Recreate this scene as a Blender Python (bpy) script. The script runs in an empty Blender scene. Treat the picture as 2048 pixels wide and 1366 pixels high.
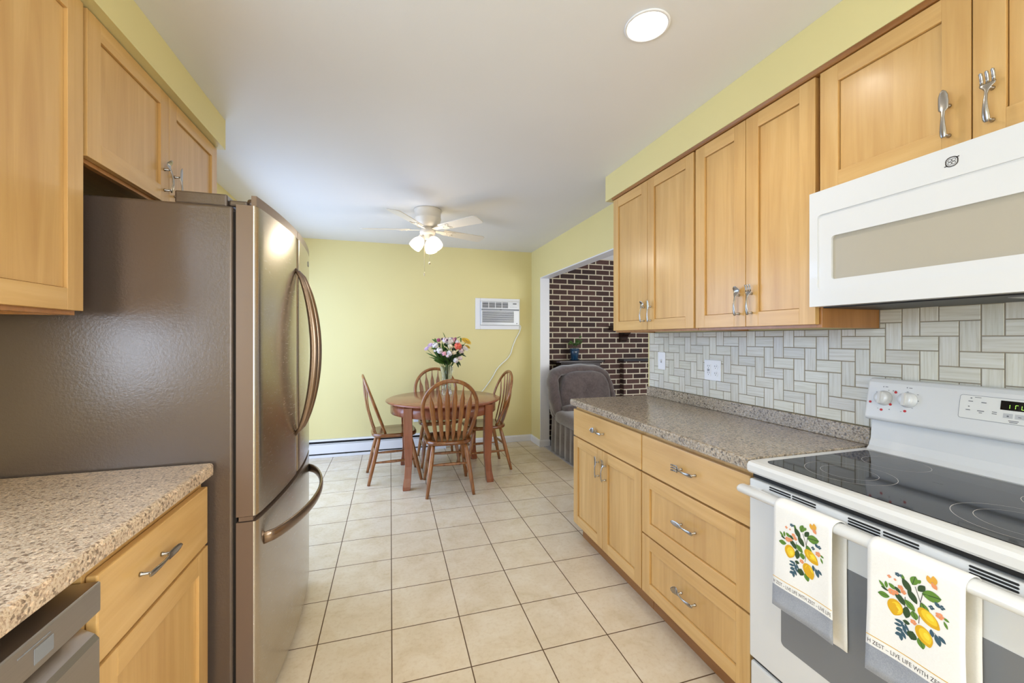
import bpy, bmesh, math, random
from mathutils import Vector, Matrix, Euler

random.seed(7)
SC = bpy.context.scene
COL = SC.collection
PI = math.pi

# ------------------------------------------------------------------ camera, world, light
CAM_H = 1.314
YAW = 16.74
cam_d = bpy.data.cameras.new('camera')
cam_d.sensor_width = 36.0
cam_d.lens = 36.0 * 809.0 / 2048.0
cam_d.shift_y = -7.0 / 2048.0
cam_d.clip_start = 0.02
cam = bpy.data.objects.new('camera', cam_d)
cam.location = (0, 0, CAM_H)
cam.rotation_euler = (PI / 2, 0, -math.radians(YAW))
COL.objects.link(cam)
SC.camera = cam

SC.view_settings.view_transform = 'Standard'
SC.view_settings.look = 'None'
SC.view_settings.gamma = 1.0
SC.view_settings.use_curve_mapping = False
SC.view_settings.exposure = 0.2

world = bpy.data.worlds.new('world')
SC.world = world
world.use_nodes = True
wb = world.node_tree.nodes['Background']
wb.inputs[0].default_value = (0.86, 0.93, 1.0, 1)
wb.inputs[1].default_value = 1.2


def area_light(name, loc, direction, sx, sy, power, color):
    d = bpy.data.lights.new(name, 'AREA')
    d.shape = 'RECTANGLE'
    d.size, d.size_y = sx, sy
    d.energy = power
    d.color = color
    o = bpy.data.objects.new(name, d)
    o.location = loc
    o.rotation_euler = Vector(direction).to_track_quat('-Z', 'Y').to_euler()
    COL.objects.link(o)
    return o


DAY = (0.83, 0.91, 1.0)
# daylight outside the windows and glazed door, plus two added fill windows
area_light('daylight_patio_door', (-1.42, 3.72, 1.12), (1, 0, -0.32), 1.75, 1.95, 57, (0.40, 0.60, 1.0))
area_light('daylight_sink_window', (-1.42, 0.22, 1.56), (1, 0, -0.15), 1.35, 1.1, 36, (0.52, 0.73, 1.0))
area_light('fill_rear_window', (0.85, -2.55, 1.40), (-0.12, 1, 0), 1.6, 1.8, 44, (0.84, 0.92, 1.0))  # added fill from behind the camera, evens out the room
area_light('fill_side_window', (2.02, -1.45, 1.52), (-1, 0, -0.1), 1.1, 1.2, 110, (0.92, 0.96, 1.0))  # added fill behind the camera, brightens the left cabinets
area_light('daylight_living_window', (3.4, 0.52, 1.35), (0, 1, 0), 2.4, 1.6, 68, (0.93, 0.96, 1.0))

# ------------------------------------------------------------------ helpers
def lin(c):
    c = c / 255.0
    return c / 12.92 if c <= 0.04045 else ((c + 0.055) / 1.055) ** 2.4


def rgb(r, g, b):
    return (lin(r), lin(g), lin(b), 1.0)


MATS = {}


def new_mat(name):
    m = bpy.data.materials.new(name)
    m.use_nodes = True
    nt = m.node_tree
    return m, nt, nt.nodes['Principled BSDF']


def mat(name, color, rough=0.5, metal=0.0, spec=0.5, emit=None, emit_s=0.0, coat=0.0, sheen=0.0, trans=0.0):
    if name in MATS:
        return MATS[name]
    m, nt, b = new_mat(name)
    b.inputs['Base Color'].default_value = color
    b.inputs['Roughness'].default_value = rough
    b.inputs['Metallic'].default_value = metal
    b.inputs['Specular IOR Level'].default_value = spec
    b.inputs['Coat Weight'].default_value = coat
    b.inputs['Sheen Weight'].default_value = sheen
    b.inputs['Transmission Weight'].default_value = trans
    if emit:
        b.inputs['Emission Color'].default_value = emit
        b.inputs['Emission Strength'].default_value = emit_s
    MATS[name] = m
    return m


def N(nt, t, **kw):
    n = nt.nodes.new(t)
    for k, v in kw.items():
        if k.startswith('i_'):
            n.inputs[k[2:].replace('_', ' ')].default_value = v
        else:
            setattr(n, k, v)
    return n


def ramp(nt, fac, stops):
    r = nt.nodes.new('ShaderNodeValToRGB')
    el = r.color_ramp.elements
    while len(el) < len(stops):
        el.new(0.5)
    for e, (p, c) in zip(el, stops):
        e.position = p
        e.color = c
    nt.links.new(fac, r.inputs[0])
    return r.outputs[0]


def objco(nt, scale=(1, 1, 1), loc=(0, 0, 0), rot=(0, 0, 0), src='Object'):
    t = nt.nodes.new('ShaderNodeTexCoord')
    mp = nt.nodes.new('ShaderNodeMapping')
    mp.inputs['Scale'].default_value = scale
    mp.inputs['Location'].default_value = loc
    mp.inputs['Rotation'].default_value = rot
    nt.links.new(t.outputs[src], mp.inputs[0])
    return mp.outputs[0]


def noise(nt, vec, scale, detail=3.0, rough=0.55, dist=0.0):
    n = nt.nodes.new('ShaderNodeTexNoise')
    n.inputs['Scale'].default_value = scale
    n.inputs['Detail'].default_value = detail
    n.inputs['Roughness'].default_value = rough
    n.inputs['Distortion'].default_value = dist
    nt.links.new(vec, n.inputs['Vector'])
    return n.outputs['Fac']


def mixc(nt, fac, a, b, mode='MIX'):
    m = nt.nodes.new('ShaderNodeMix')
    m.data_type = 'RGBA'
    m.blend_type = mode
    for s, v in ((m.inputs[0], fac), (m.inputs[6], a), (m.inputs[7], b)):
        if hasattr(v, 'is_output'):
            nt.links.new(v, s)
        else:
            s.default_value = v
    return m.outputs[2]


def bump(nt, b, h, strength=0.2, dist=0.002):
    n = nt.nodes.new('ShaderNodeBump')
    n.inputs['Strength'].default_value = strength
    n.inputs['Distance'].default_value = dist
    nt.links.new(h, n.inputs['Height'])
    nt.links.new(n.outputs[0], b.inputs['Normal'])


def wood(name, c1, c2, c3, axis, rough=0.32, fine=1.0, strips=True, coat=0.15):
    """axis = the world axis the grain runs along"""
    m, nt, b = new_mat(name)
    sc = [26 * fine, 26 * fine, 26 * fine]
    sc[axis] = 1.6 * fine
    v = objco(nt, tuple(sc))
    f1 = noise(nt, v, 1.0, 4, 0.6, 0.6)
    base = ramp(nt, f1, [(0.3, c1), (0.52, c2), (0.75, c3)])
    sc2 = [5, 5, 5]
    sc2[axis] = 1.2
    v2 = objco(nt, tuple(sc2), (3.1, 1.7, 0.3))
    f2 = noise(nt, v2, 1.0, 3, 0.5, 1.2)
    dark = ramp(nt, f2, [(0.3, (0.92, 0.89, 0.85, 1)), (0.6, (1, 1, 1, 1))])
    col = mixc(nt, 1.0, base, dark, 'MULTIPLY')
    if strips:
        sc3 = [11.5, 11.5, 11.5]
        sc3[axis] = 0.0
        v3 = objco(nt, tuple(sc3))
        fl = nt.nodes.new('ShaderNodeVectorMath')
        fl.operation = 'FLOOR'
        nt.links.new(v3, fl.inputs[0])
        wn = nt.nodes.new('ShaderNodeTexWhiteNoise')
        nt.links.new(fl.outputs[0], wn.inputs['Vector'])
        tone = ramp(nt, wn.outputs['Value'], [(0.0, (0.90, 0.87, 0.82, 1)), (1.0, (1.0, 1.0, 1.0, 1))])
        col = mixc(nt, 1.0, col, tone, 'MULTIPLY')
    nt.links.new(col, b.inputs['Base Color'])
    b.inputs['Roughness'].default_value = rough
    b.inputs['Coat Weight'].default_value = coat
    b.inputs['Coat Roughness'].default_value = 0.18
    MATS[name] = m
    return m


def paint(name, c, var=0.03, scale=1.5, rough=0.6, bstr=0.08, bscale=220):
    m, nt, b = new_mat(name)
    v = objco(nt)
    f = noise(nt, v, scale, 2)
    lo = tuple(x * (1 - var) for x in c[:3]) + (1,)
    hi = tuple(min(1, x * (1 + var)) for x in c[:3]) + (1,)
    nt.links.new(ramp(nt, f, [(0.3, lo), (0.7, hi)]), b.inputs['Base Color'])
    b.inputs['Roughness'].default_value = rough
    bump(nt, b, noise(nt, v, bscale, 2), bstr, 0.001)
    MATS[name] = m
    return m


def granite(name, stops, scale, rough=0.28, stretch=(1, 1, 1)):
    m, nt, b = new_mat(name)
    v = objco(nt, stretch)
    f = noise(nt, v, scale, 3, 0.7, 0.4)
    base = ramp(nt, f, stops)
    vo = nt.nodes.new('ShaderNodeTexVoronoi')
    vo.inputs['Scale'].default_value = scale * 0.9
    nt.links.new(v, vo.inputs['Vector'])
    sep = nt.nodes.new('ShaderNodeSeparateColor')
    nt.links.new(vo.outputs['Color'], sep.inputs[0])
    spk = ramp(nt, sep.outputs[0], [(0.0, (0.30, 0.28, 0.27, 1)), (0.10, (0.45, 0.42, 0.40, 1)), (0.16, (0.92, 0.92, 0.92, 1)), (0.86, (1, 1, 1, 1)), (0.93, (1.25, 1.22, 1.18, 1))])
    col = mixc(nt, 0.85, base, spk, 'MULTIPLY')
    f2 = noise(nt, v, scale * 0.07, 2)
    col = mixc(nt, 1.0, col, ramp(nt, f2, [(0.3, (0.90, 0.88, 0.86, 1)), (0.7, (1.05, 1.03, 1.0, 1))]), 'MULTIPLY')
    nt.links.new(col, b.inputs['Base Color'])
    b.inputs['Roughness'].default_value = rough
    MATS[name] = m
    return m


# materials -------------------------------------------------------------------
YELLOW = paint('yellow_paint', rgb(222, 208, 148), 0.02)
WHITE_CEIL = paint('ceiling_paint', rgb(226, 224, 222), 0.015, bstr=0.25, bscale=300)
WHITE_TRIM = paint('white_trim', rgb(228, 227, 228), 0.015, rough=0.4)
MAPLE_V = wood('maple_vertical', rgb(204, 160, 98), rgb(214, 172, 109), rgb(222, 183, 122), 2)
MAPLE_H = wood('maple_horizontal', rgb(203, 159, 97), rgb(213, 171, 108), rgb(221, 182, 121), 1, strips=False)
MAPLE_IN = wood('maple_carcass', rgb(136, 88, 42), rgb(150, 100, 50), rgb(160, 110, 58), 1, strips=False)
MAPLE_SIDE = wood('maple_end_panel', rgb(158, 106, 54), rgb(172, 118, 64), rgb(182, 128, 74), 2, strips=False)  # reddish-brown carcass wood; shade under the microwave also put into its colour
NICKEL = mat('brushed_nickel', rgb(168, 163, 156), 0.26, 1.0)
APPL_WHITE = mat('appliance_white', rgb(219, 219, 219), 0.22, coat=0.3)
BLACK = mat('black_plastic', rgb(18, 18, 19), 0.45)
DARKGAP = mat('dark_gap', rgb(30, 24, 20), 0.7)
GREY_PL = mat('grey_plastic', rgb(128, 130, 134), 0.4)
RED_MARK = mat('red_mark', rgb(190, 40, 40), 0.5)
GREY_MARK = mat('grey_print', rgb(110, 110, 112), 0.6)
WHITE_PL = mat('white_plastic', rgb(236, 236, 238), 0.35)
GRANITE_L = granite('granite_left', [(0.26, rgb(120, 104, 94)), (0.40, rgb(178, 150, 128)), (0.52, rgb(214, 192, 164)), (0.64, rgb(216, 198, 178)), (0.78, rgb(204, 196, 194))], 185)
GRANITE_R = granite('granite_right', [(0.30, rgb(78, 80, 86)), (0.41, rgb(132, 126, 118)), (0.50, rgb(176, 158, 134)), (0.60, rgb(184, 176, 164)), (0.70, rgb(150, 156, 168))], 150, rough=0.2)
CHERRY = wood('cherry_table', rgb(136, 74, 50), rgb(154, 90, 62), rgb(168, 106, 78), 0, rough=0.22, strips=False, coat=0.4)
CHERRY_V = wood('cherry_legs', rgb(130, 70, 44), rgb(146, 84, 55), rgb(158, 96, 66), 2, rough=0.25, strips=False, coat=0.4)
OAK = wood('oak_chair', rgb(118, 70, 32), rgb(150, 96, 48), rgb(170, 116, 64), 2, rough=0.28, fine=1.6, strips=False, coat=0.4)
OAK_SEAT = wood('oak_seat', rgb(104, 58, 26), rgb(130, 80, 38), rgb(150, 98, 50), 1, rough=0.2, strips=False, coat=0.5)
DARKWOOD = wood('dark_stained_wood', rgb(34, 18, 14), rgb(46, 26, 19), rgb(58, 34, 26), 0, rough=0.3, strips=False)
GLASS = mat('clear_glass', rgb(245, 250, 250), 0.03, trans=1.0)
GREEN = mat('leaf_green', rgb(66, 104, 40), 0.45)
GREEN_D = mat('leaf_dark', rgb(36, 62, 28), 0.5)
POT_BLUE = mat('teal_glaze', rgb(18, 58, 86), 0.15, coat=0.5)
BLACK_GLASS = mat('black_ceramic_glass', rgb(20, 19, 20), 0.05, spec=0.38)
RING_MARK = mat('burner_print', rgb(196, 190, 186), 0.3)
FAN_WHITE = mat('fan_white', rgb(222, 214, 200), 0.4)


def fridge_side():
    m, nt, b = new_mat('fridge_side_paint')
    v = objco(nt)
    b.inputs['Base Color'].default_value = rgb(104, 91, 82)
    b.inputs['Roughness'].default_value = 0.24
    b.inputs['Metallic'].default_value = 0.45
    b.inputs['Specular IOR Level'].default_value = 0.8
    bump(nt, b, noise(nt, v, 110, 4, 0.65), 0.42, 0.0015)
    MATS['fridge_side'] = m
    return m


def stainless(name, c, rough, axis, aniso=0.0):
    m, nt, b = new_mat(name)
    sc = [500, 500, 500]
    sc[axis] = 4
    v = objco(nt, tuple(sc))
    f = noise(nt, v, 1.0, 2)
    nt.links.new(ramp(nt, f, [(0.3, tuple(x * 0.93 for x in c[:3]) + (1,)), (0.7, c)]), b.inputs['Base Color'])
    b.inputs['Metallic'].default_value = 1.0
    r = nt.nodes.new('ShaderNodeMapRange')
    r.inputs['To Min'].default_value = rough * 0.85
    r.inputs['To Max'].default_value = rough * 1.2
    nt.links.new(f, r.inputs[0])
    nt.links.new(r.outputs[0], b.inputs['Roughness'])
    if aniso:
        b.inputs['Anisotropic'].default_value = aniso
        tg = nt.nodes.new('ShaderNodeTangent')
        tg.direction_type = 'RADIAL'
        tg.axis = 'Z'
        nt.links.new(tg.outputs[0], b.inputs['Tangent'])
        b.inputs['Anisotropic Rotation'].default_value = 0.25
    MATS[name] = m
    return m


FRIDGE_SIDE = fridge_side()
STEEL = stainless('stainless_door', rgb(200, 193, 184), 0.25, 1, 0.62)
STEEL_EDGE = mat('fridge_edge_paint', rgb(128, 110, 98), 0.3, 0.4)
STEEL_DW = stainless('stainless_dishwasher', rgb(178, 172, 168), 0.32, 1)
HANDLE_BR = mat('bronze_grey_handle', rgb(140, 120, 104), 0.25, 0.9)


def floor_tile():
    m, nt, b = new_mat('floor_tile')
    v = objco(nt, loc=(0.2987, -1.5947 + 0.3048 * 40, 0))
    br = nt.nodes.new('ShaderNodeTexBrick')
    br.offset = 0.0
    br.squash = 1.0
    br.inputs['Scale'].default_value = 1.0
    br.inputs['Brick Width'].default_value = 0.3048
    br.inputs['Row Height'].default_value = 0.3048
    br.inputs['Mortar Size'].default_value = 0.0026
    br.inputs['Mortar Smooth'].default_value = 0.15
    br.inputs['Color1'].default_value = (0.95, 0.95, 0.95, 1)
    br.inputs['Color2'].default_value = (1, 1, 1, 1)
    br.inputs['Mortar'].default_value = (1, 1, 1, 1)
    nt.links.new(v, br.inputs['Vector'])
    v2 = objco(nt)
    f = noise(nt, v2, 7.0, 5, 0.62, 0.6)
    base = ramp(nt, f, [(0.28, rgb(212, 194, 164)), (0.48, rgb(222, 206, 180)), (0.7, rgb(228, 215, 193))])
    f2 = noise(nt, v2, 55, 3, 0.6)
    base = mixc(nt, 1.0, base, ramp(nt, f2, [(0.32, (0.94, 0.91, 0.87, 1)), (0.5, (1, 1, 1, 1))]), 'MULTIPLY')
    base = mixc(nt, 1.0, base, br.outputs['Color'], 'MULTIPLY')
    col = mixc(nt, br.outputs['Fac'], base, rgb(98, 74, 50))
    nt.links.new(col, b.inputs['Base Color'])
    r = nt.nodes.new('ShaderNodeMapRange')
    r.inputs['To Min'].default_value = 0.26
    r.inputs['To Max'].default_value = 0.85
    nt.links.new(br.outputs['Fac'], r.inputs[0])
    nt.links.new(r.outputs[0], b.inputs['Roughness'])
    inv = nt.nodes.new('ShaderNodeMath')
    inv.operation = 'SUBTRACT'
    inv.inputs[0].default_value = 1.0
    nt.links.new(br.outputs['Fac'], inv.inputs[1])
    bump(nt, b, inv.outputs[0], 0.5, 0.002)
    MATS['floor_tile'] = m
    return m


def brick_mat():
    m, nt, b = new_mat('dark_brick')
    v = objco(nt, rot=(-PI / 2, 0, 0), loc=(0.06, 0, 0))
    br = nt.nodes.new('ShaderNodeTexBrick')
    br.offset = 0.5
    br.inputs['Scale'].default_value = 1.0
    br.inputs['Brick Width'].default_value = 0.2045
    br.inputs['Row Height'].default_value = 0.0692
    br.inputs['Mortar Size'].default_value = 0.0075
    br.inputs['Mortar Smooth'].default_value = 0.12
    br.inputs['Color1'].default_value = rgb(58, 38, 34)
    br.inputs['Color2'].default_value = rgb(96, 66, 58)
    br.inputs['Mortar'].default_value = rgb(224, 213, 190)
    br.inputs['Bias'].default_value = -0.1
    nt.links.new(v, br.inputs['Vector'])
    f = noise(nt, objco(nt), 40, 4, 0.65)
    tone = ramp(nt, f, [(0.3, (0.72, 0.7, 0.7, 1)), (0.65, (1.12, 1.1, 1.1, 1))])
    brk = mixc(nt, 1.0, br.outputs['Color'], tone, 'MULTIPLY')
    col = mixc(nt, br.outputs['Fac'], brk, rgb(224, 213, 190))
    nt.links.new(col, b.inputs['Base Color'])
    b.inputs['Roughness'].default_value = 0.7
    inv = nt.nodes.new('ShaderNodeMath')
    inv.operation = 'SUBTRACT'
    inv.inputs[0].default_value = 1.0
    nt.links.new(br.outputs['Fac'], inv.inputs[1])
    bump(nt, b, inv.outputs[0], 0.8, 0.006)
    MATS['brick'] = m
    return m


def splash_mat():
    """stone tile with streaks along each tile; uv.x runs along the tile, tile tone in the colour attribute"""
    m, nt, b = new_mat('streaked_stone_tile')
    uv = nt.nodes.new('ShaderNodeUVMap')
    mp = nt.nodes.new('ShaderNodeMapping')
    mp.inputs['Scale'].default_value = (6, 130, 1)
    nt.links.new(uv.outputs[0], mp.inputs[0])
    f = noise(nt, mp.outputs[0], 1.0, 4, 0.6, 0.3)
    at = nt.nodes.new('ShaderNodeAttribute')
    at.attribute_name = 'tone'
    base = ramp(nt, f, [(0.28, rgb(196, 190, 174)), (0.5, rgb(214, 211, 199)), (0.72, rgb(224, 222, 215))])
    col = mixc(nt, 1.0, base, at.outputs['Color'], 'MULTIPLY')
    nt.links.new(col, b.inputs['Base Color'])
    b.inputs['Roughness'].default_value = 0.35
    MATS['splash'] = m
    return m


def fabric(name, c1, c2, scale=60, rough=0.9, sheen=0.6, bs=0.4):
    m, nt, b = new_mat(name)
    v = objco(nt)
    f = noise(nt, v, scale, 4, 0.6)
    f2 = noise(nt, v, 5.0, 3, 0.55, 0.8)
    c = mixc(nt, 0.5, ramp(nt, f, [(0.3, c1), (0.7, c2)]), ramp(nt, f2, [(0.35, c1), (0.65, c2)]))
    nt.links.new(c, b.inputs['Base Color'])
    b.inputs['Roughness'].default_value = rough
    b.inputs['Sheen Weight'].default_value = sheen
    bump(nt, b, f, bs, 0.002)
    MATS[name] = m
    return m


FLOOR_TILE = floor_tile()
BRICK = brick_mat()
SPLASH = splash_mat()
GROUT = mat('tile_grout', rgb(150, 138, 120), 0.9)
VELVET = fabric('grey_brown_velour', rgb(66, 55, 52), rgb(104, 90, 87), 45, sheen=0.7)
CARPET = fabric('grey_carpet', rgb(120, 112, 116), rgb(170, 162, 166), 160, bs=1.0)
TOWEL_W = fabric('white_cotton', rgb(236, 234, 230), rgb(246, 244, 242), 300, sheen=0.2, bs=0.15)
TOWEL_G = fabric('grey_chambray', rgb(126, 132, 146), rgb(176, 180, 190), 420, sheen=0.2, bs=0.3)


# ------------------------------------------------------------------ mesh builder
class MB:
    def __init__(self):
        self.v, self.f, self.mi, self.sm = [], [], [], []
        self.m = 0
        self.uv = None

    def add(self, verts, faces, smooth=False):
        o = len(self.v)
        self.v += [tuple(p) for p in verts]
        for f in faces:
            self.f.append(tuple(i + o for i in f))
            self.mi.append(self.m)
            self.sm.append(smooth)
        return self

    def box(self, x0, x1, y0, y1, z0, z1):
        if x0 > x1: x0, x1 = x1, x0
        if y0 > y1: y0, y1 = y1, y0
        if z0 > z1: z0, z1 = z1, z0
        vs = [(x0, y0, z0), (x1, y0, z0), (x1, y1, z0), (x0, y1, z0), (x0, y0, z1), (x1, y0, z1), (x1, y1, z1), (x0, y1, z1)]
        return self.add(vs, [(0, 3, 2, 1), (4, 5, 6, 7), (0, 1, 5, 4), (1, 2, 6, 5), (2, 3, 7, 6), (3, 0, 4, 7)])

    def loft(self, rings, cap=True, closed=True, smooth=True):
        """rings: list of equal-length point lists"""
        n = len(rings[0])
        o = len(self.v)
        vs = [p for r in rings for p in r]
        fs = []
        for i in range(len(rings) - 1):
            for j in range(n if closed else n - 1):
                k = (j + 1) % n
                fs.append((i * n + j, i * n + k, (i + 1) * n + k, (i + 1) * n + j))
        self.add(vs, fs, smooth)
        if cap and closed:
            self.f.append(tuple(o + j for j in range(n - 1, -1, -1)))
            self.f.append(tuple(o + (len(rings) - 1) * n + j for j in range(n)))
            self.mi += [self.m, self.m]
            self.sm += [False, False]
        return self

    def lathe(self, prof, c=(0, 0, 0), n=32, axis='z', smooth=True, cap=True):
        rings = []
        for r, h in prof:
            ring = []
            for j in range(n):
                a = 2 * PI * j / n
                p = (r * math.cos(a), r * math.sin(a), h)
                if axis == 'x': p = (p[2], p[0], p[1])
                elif axis == 'y': p = (p[1], p[2], p[0])
                ring.append((c[0] + p[0], c[1] + p[1], c[2] + p[2]))
            rings.append(ring)
        return self.loft(rings, cap, True, smooth)

    def tube(self, pts, rad, n=10, cap=True, flat=None, up=None):
        """sweep a circle (or ellipse: flat = (ra, rb), ra along the side vector) along pts; rad may be a list"""
        P = [Vector(p) for p in pts]
        rings = []
        prev = None
        for i, p in enumerate(P):
            t = (P[min(i + 1, len(P) - 1)] - P[max(i - 1, 0)]).normalized()
            if up is not None:
                s = t.cross(Vector(up))
                if s.length < 1e-6: s = t.orthogonal()
                s.normalize()
            elif prev is None:
                s = t.orthogonal().normalized()
            else:
                s = (prev - t * prev.dot(t)).normalized()
            prev = s
            b = t.cross(s).normalized()
            r = rad[i] if isinstance(rad, (list, tuple)) else rad
            if flat:
                fl = flat[i] if isinstance(flat, list) else flat
                ra, rb = fl
            else:
                ra = rb = r
            rings.append([tuple(p + s * ra * math.cos(2 * PI * j / n) + b * rb * math.sin(2 * PI * j / n)) for j in range(n)])
        return self.loft(rings, cap)

    def prism(self, poly, axis, a, b):
        """poly: 2-D points; axis 'x': (y,z) 'y': (x,z) 'z': (x,y)"""
        def P(p, t):
            return {'x': (t, p[0], p[1]), 'y': (p[0], t, p[1]), 'z': (p[0], p[1], t)}[axis]
        return self.loft([[P(p, a) for p in poly], [P(p, b) for p in poly]], True, True, False)

    def superell(self, c, s, e1=0.5, e2=0.5, nu=20, nv=32, M=None, fn=None):
        def sp(x, e):
            return math.copysign(abs(x) ** e, x)
        rings = []
        for i in range(1, nu):
            ph = -PI / 2 + PI * i / nu
            ring = []
            for j in range(nv):
                th = 2 * PI * j / nv
                p = Vector((s[0] * sp(math.cos(ph), e1) * sp(math.cos(th), e2), s[1] * sp(math.cos(ph), e1) * sp(math.sin(th), e2), s[2] * sp(math.sin(ph), e1)))
                if fn: p = Vector(fn(p))
                if M: p = M @ p
                ring.append(tuple(p + Vector(c)))
            rings.append(ring)
        return self.loft(rings)

    def build(self, name, mats, parent=None, local=False, bevel=0.0, seg=2, subsurf=0, auto=None):
        me = bpy.data.meshes.new(name)
        off = Vector((0, 0, 0))
        if parent is not None and not local:
            p = parent
            while p is not None:
                off += Vector(p.location)
                p = p.parent
        me.from_pydata([tuple(Vector(p) - off) for p in self.v], [], self.f)
        me.polygons.foreach_set('material_index', self.mi)
        me.polygons.foreach_set('use_smooth', self.sm)
        if not isinstance(mats, (list, tuple)):
            mats = [mats]
        for m in mats:
            me.materials.append(m)
        me.update()
        bm = bmesh.new()
        bm.from_mesh(me)
        bmesh.ops.recalc_face_normals(bm, faces=bm.faces)
        bm.to_mesh(me)
        bm.free()
        o = bpy.data.objects.new(name, me)
        COL.objects.link(o)
        if parent is not None:
            o.parent = parent
        if bevel > 0:
            md = o.modifiers.new('bevel', 'BEVEL')
            md.width = bevel
            md.segments = seg
            md.limit_method = 'ANGLE'
            md.angle_limit = math.radians(50)
            md.harden_normals = False
        if subsurf:
            md = o.modifiers.new('subsurf', 'SUBSURF')
            md.levels = md.render_levels = subsurf
        return o


def thing(name, label, cat, loc=(0, 0, 0), rz=0.0, group=None):
    o = bpy.data.objects.new(name, None)
    o.empty_display_size = 0.1
    COL.objects.link(o)
    o.location = loc
    o.rotation_euler = (0, 0, rz)
    o['label'] = label
    o['category'] = cat
    if group: o['group'] = group
    return o


def tag(o, label, cat, group=None, kind=None):
    o['label'] = label
    o['category'] = cat
    if group: o['group'] = group
    if kind: o['kind'] = kind
    return o


def struct(o):
    o['kind'] = 'structure'
    return o


def lab(o, text):
    o['label'] = text
    return o


def copy_tree(o, parent=None):
    c = o.copy()
    COL.objects.link(c)
    c.parent = parent
    for ch in list(o.children):
        copy_tree(ch, c)
    return c


# ------------------------------------------------------------------ room shell
CEIL = 2.41
XL, XR, YB, YF = -1.17, 1.735, 4.90, -2.30
WT = 0.11

struct(MB().box(XL - 0.2, 1.775, YF - 0.2, YB + 0.12, -0.06, 0).build('floor', FLOOR_TILE))
struct(MB().box(1.775, 5.3, 0.4, YB + 0.12, -0.06, 0.008).build('floor_living_room', CARPET))
def wall_grid(cuts_a, cuts_z, holes, mk):
    mb = MB()
    for i in range(len(cuts_a) - 1):
        for k in range(len(cuts_z) - 1):
            a = (cuts_a[i] + cuts_a[i + 1]) / 2
            z = (cuts_z[k] + cuts_z[k + 1]) / 2
            if any(h[0] < a < h[1] and h[2] < z < h[3] for h in holes):
                continue
            mk(mb, cuts_a[i], cuts_a[i + 1], cuts_z[k], cuts_z[k + 1])
    return mb


HOLES = ((0.862, 1.222), (0.20, -0.25), (0.20, -1.45))     # round holes for the recessed light and two added fill lights
HR = 0.0695
HS = [(x - 0.1, x + 0.1, y - 0.1, y + 0.1) for x, y in HOLES]
m = wall_grid(sorted({XL - 0.2, 5.3} | {q for h in HS for q in h[:2]}), sorted({YF - 0.2, YB + 0.12} | {q for h in HS for q in h[2:]}), HS,
              lambda m, a, b, c, d: m.box(a, b, c, d, CEIL, CEIL + 0.08))
for HX, HY in HOLES:
    ci, sq = [], []
    for i in range(48):
        a = 2 * PI * i / 48
        k = 0.1 / max(abs(math.cos(a)), abs(math.sin(a)))
        ci.append((HX + HR * math.cos(a), HY + HR * math.sin(a)))
        sq.append((HX + k * math.cos(a), HY + k * math.sin(a)))
    m.loft([[(p[0], p[1], CEIL + 0.08) for p in ci], [(p[0], p[1], CEIL) for p in ci], [(p[0], p[1], CEIL) for p in sq], [(p[0], p[1], CEIL + 0.08) for p in sq]], False, True, False)
    m.box(HX - 0.1, HX + 0.1, HY - 0.1, HY + 0.1, CEIL + 0.08, CEIL + 0.09)
struct(m.build('ceiling', WHITE_CEIL))


PATIO = (2.80, 4.62, 0.0, 2.05)
SINKW = (-0.45, 0.90, 1.02, 2.10)
REAR_FILL = (0.05, 1.65, 0.45, 2.25)  # unseen opening added for the rear fill light
LIVW = (2.3, 4.5, 0.6, 2.1)
SIDE_FILL = (-2.0, -0.9, 0.95, 2.10)  # unseen opening added for the side fill light
OPEN = (2.445, 4.585, 0.0, 2.045)
struct(wall_grid([YF - 0.11, SINKW[0], SINKW[1], PATIO[0], PATIO[1], YB + 0.1], [0, SINKW[2], PATIO[3], SINKW[3], CEIL], [PATIO, SINKW],
                 lambda m, a, b, c, d: m.box(XL - WT, XL, a, b, c, d)).build('wall_left', YELLOW))
struct(wall_grid([YF - 0.11, SIDE_FILL[0], SIDE_FILL[1], OPEN[0], OPEN[1], YB], [0, SIDE_FILL[2], OPEN[3], SIDE_FILL[3], CEIL], [OPEN, SIDE_FILL],
                 lambda m, a, b, c, d: m.box(XR, XR + WT, a, b, c, d)).build('wall_right', YELLOW))
struct(MB().box(XL, XR + WT, YB, YB + 0.1, 0, CEIL).build('wall_back', YELLOW))
struct(wall_grid([XL, REAR_FILL[0], REAR_FILL[1], XR], [0, REAR_FILL[2], REAR_FILL[3], CEIL], [REAR_FILL],
                 lambda m, a, b, c, d: m.box(a, b, YF - 0.11, YF, c, d)).build('wall_front', YELLOW))
BRY = 4.80
struct(MB().box(XR + WT, 5.2, BRY, BRY + 0.1, 0, CEIL).build('wall_living_brick', BRICK))
struct(MB().box(5.2, 5.3, 0.6, BRY + 0.1, 0, CEIL).build('wall_living_right', WHITE_CEIL))
struct(wall_grid([XR + WT, LIVW[0], LIVW[1], 5.2], [0, LIVW[2], LIVW[3], CEIL], [LIVW],
                 lambda m, a, b, c, d: m.box(a, b, 0.6, 0.7, c, d)).build('wall_living_front', WHITE_CEIL))
# soffits above the wall cabinets
struct(MB().box(1.405, XR - 0.001, YF + 0.002, 2.458, 2.243, CEIL - 0.0005).build('trim_1', YELLOW))
struct(MB().box(XL + 0.001, -0.797, YF + 0.002, 2.372, 2.262, CEIL - 0.0005).build('trim_2', YELLOW))
# white lining of the wide opening to the living room
t = MB()
t.box(XR - 0.002, XR + WT + 0.006, OPEN[1] - 0.012, OPEN[1] - 0.0005, 0, OPEN[3] - 0.001)
t.box(XR - 0.002, XR + WT + 0.006, OPEN[0] + 0.001, OPEN[1] - 0.012, OPEN[3] - 0.012, OPEN[3] - 0.0005)
struct(t.build('trim_3', WHITE_TRIM, bevel=0.002))
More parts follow.
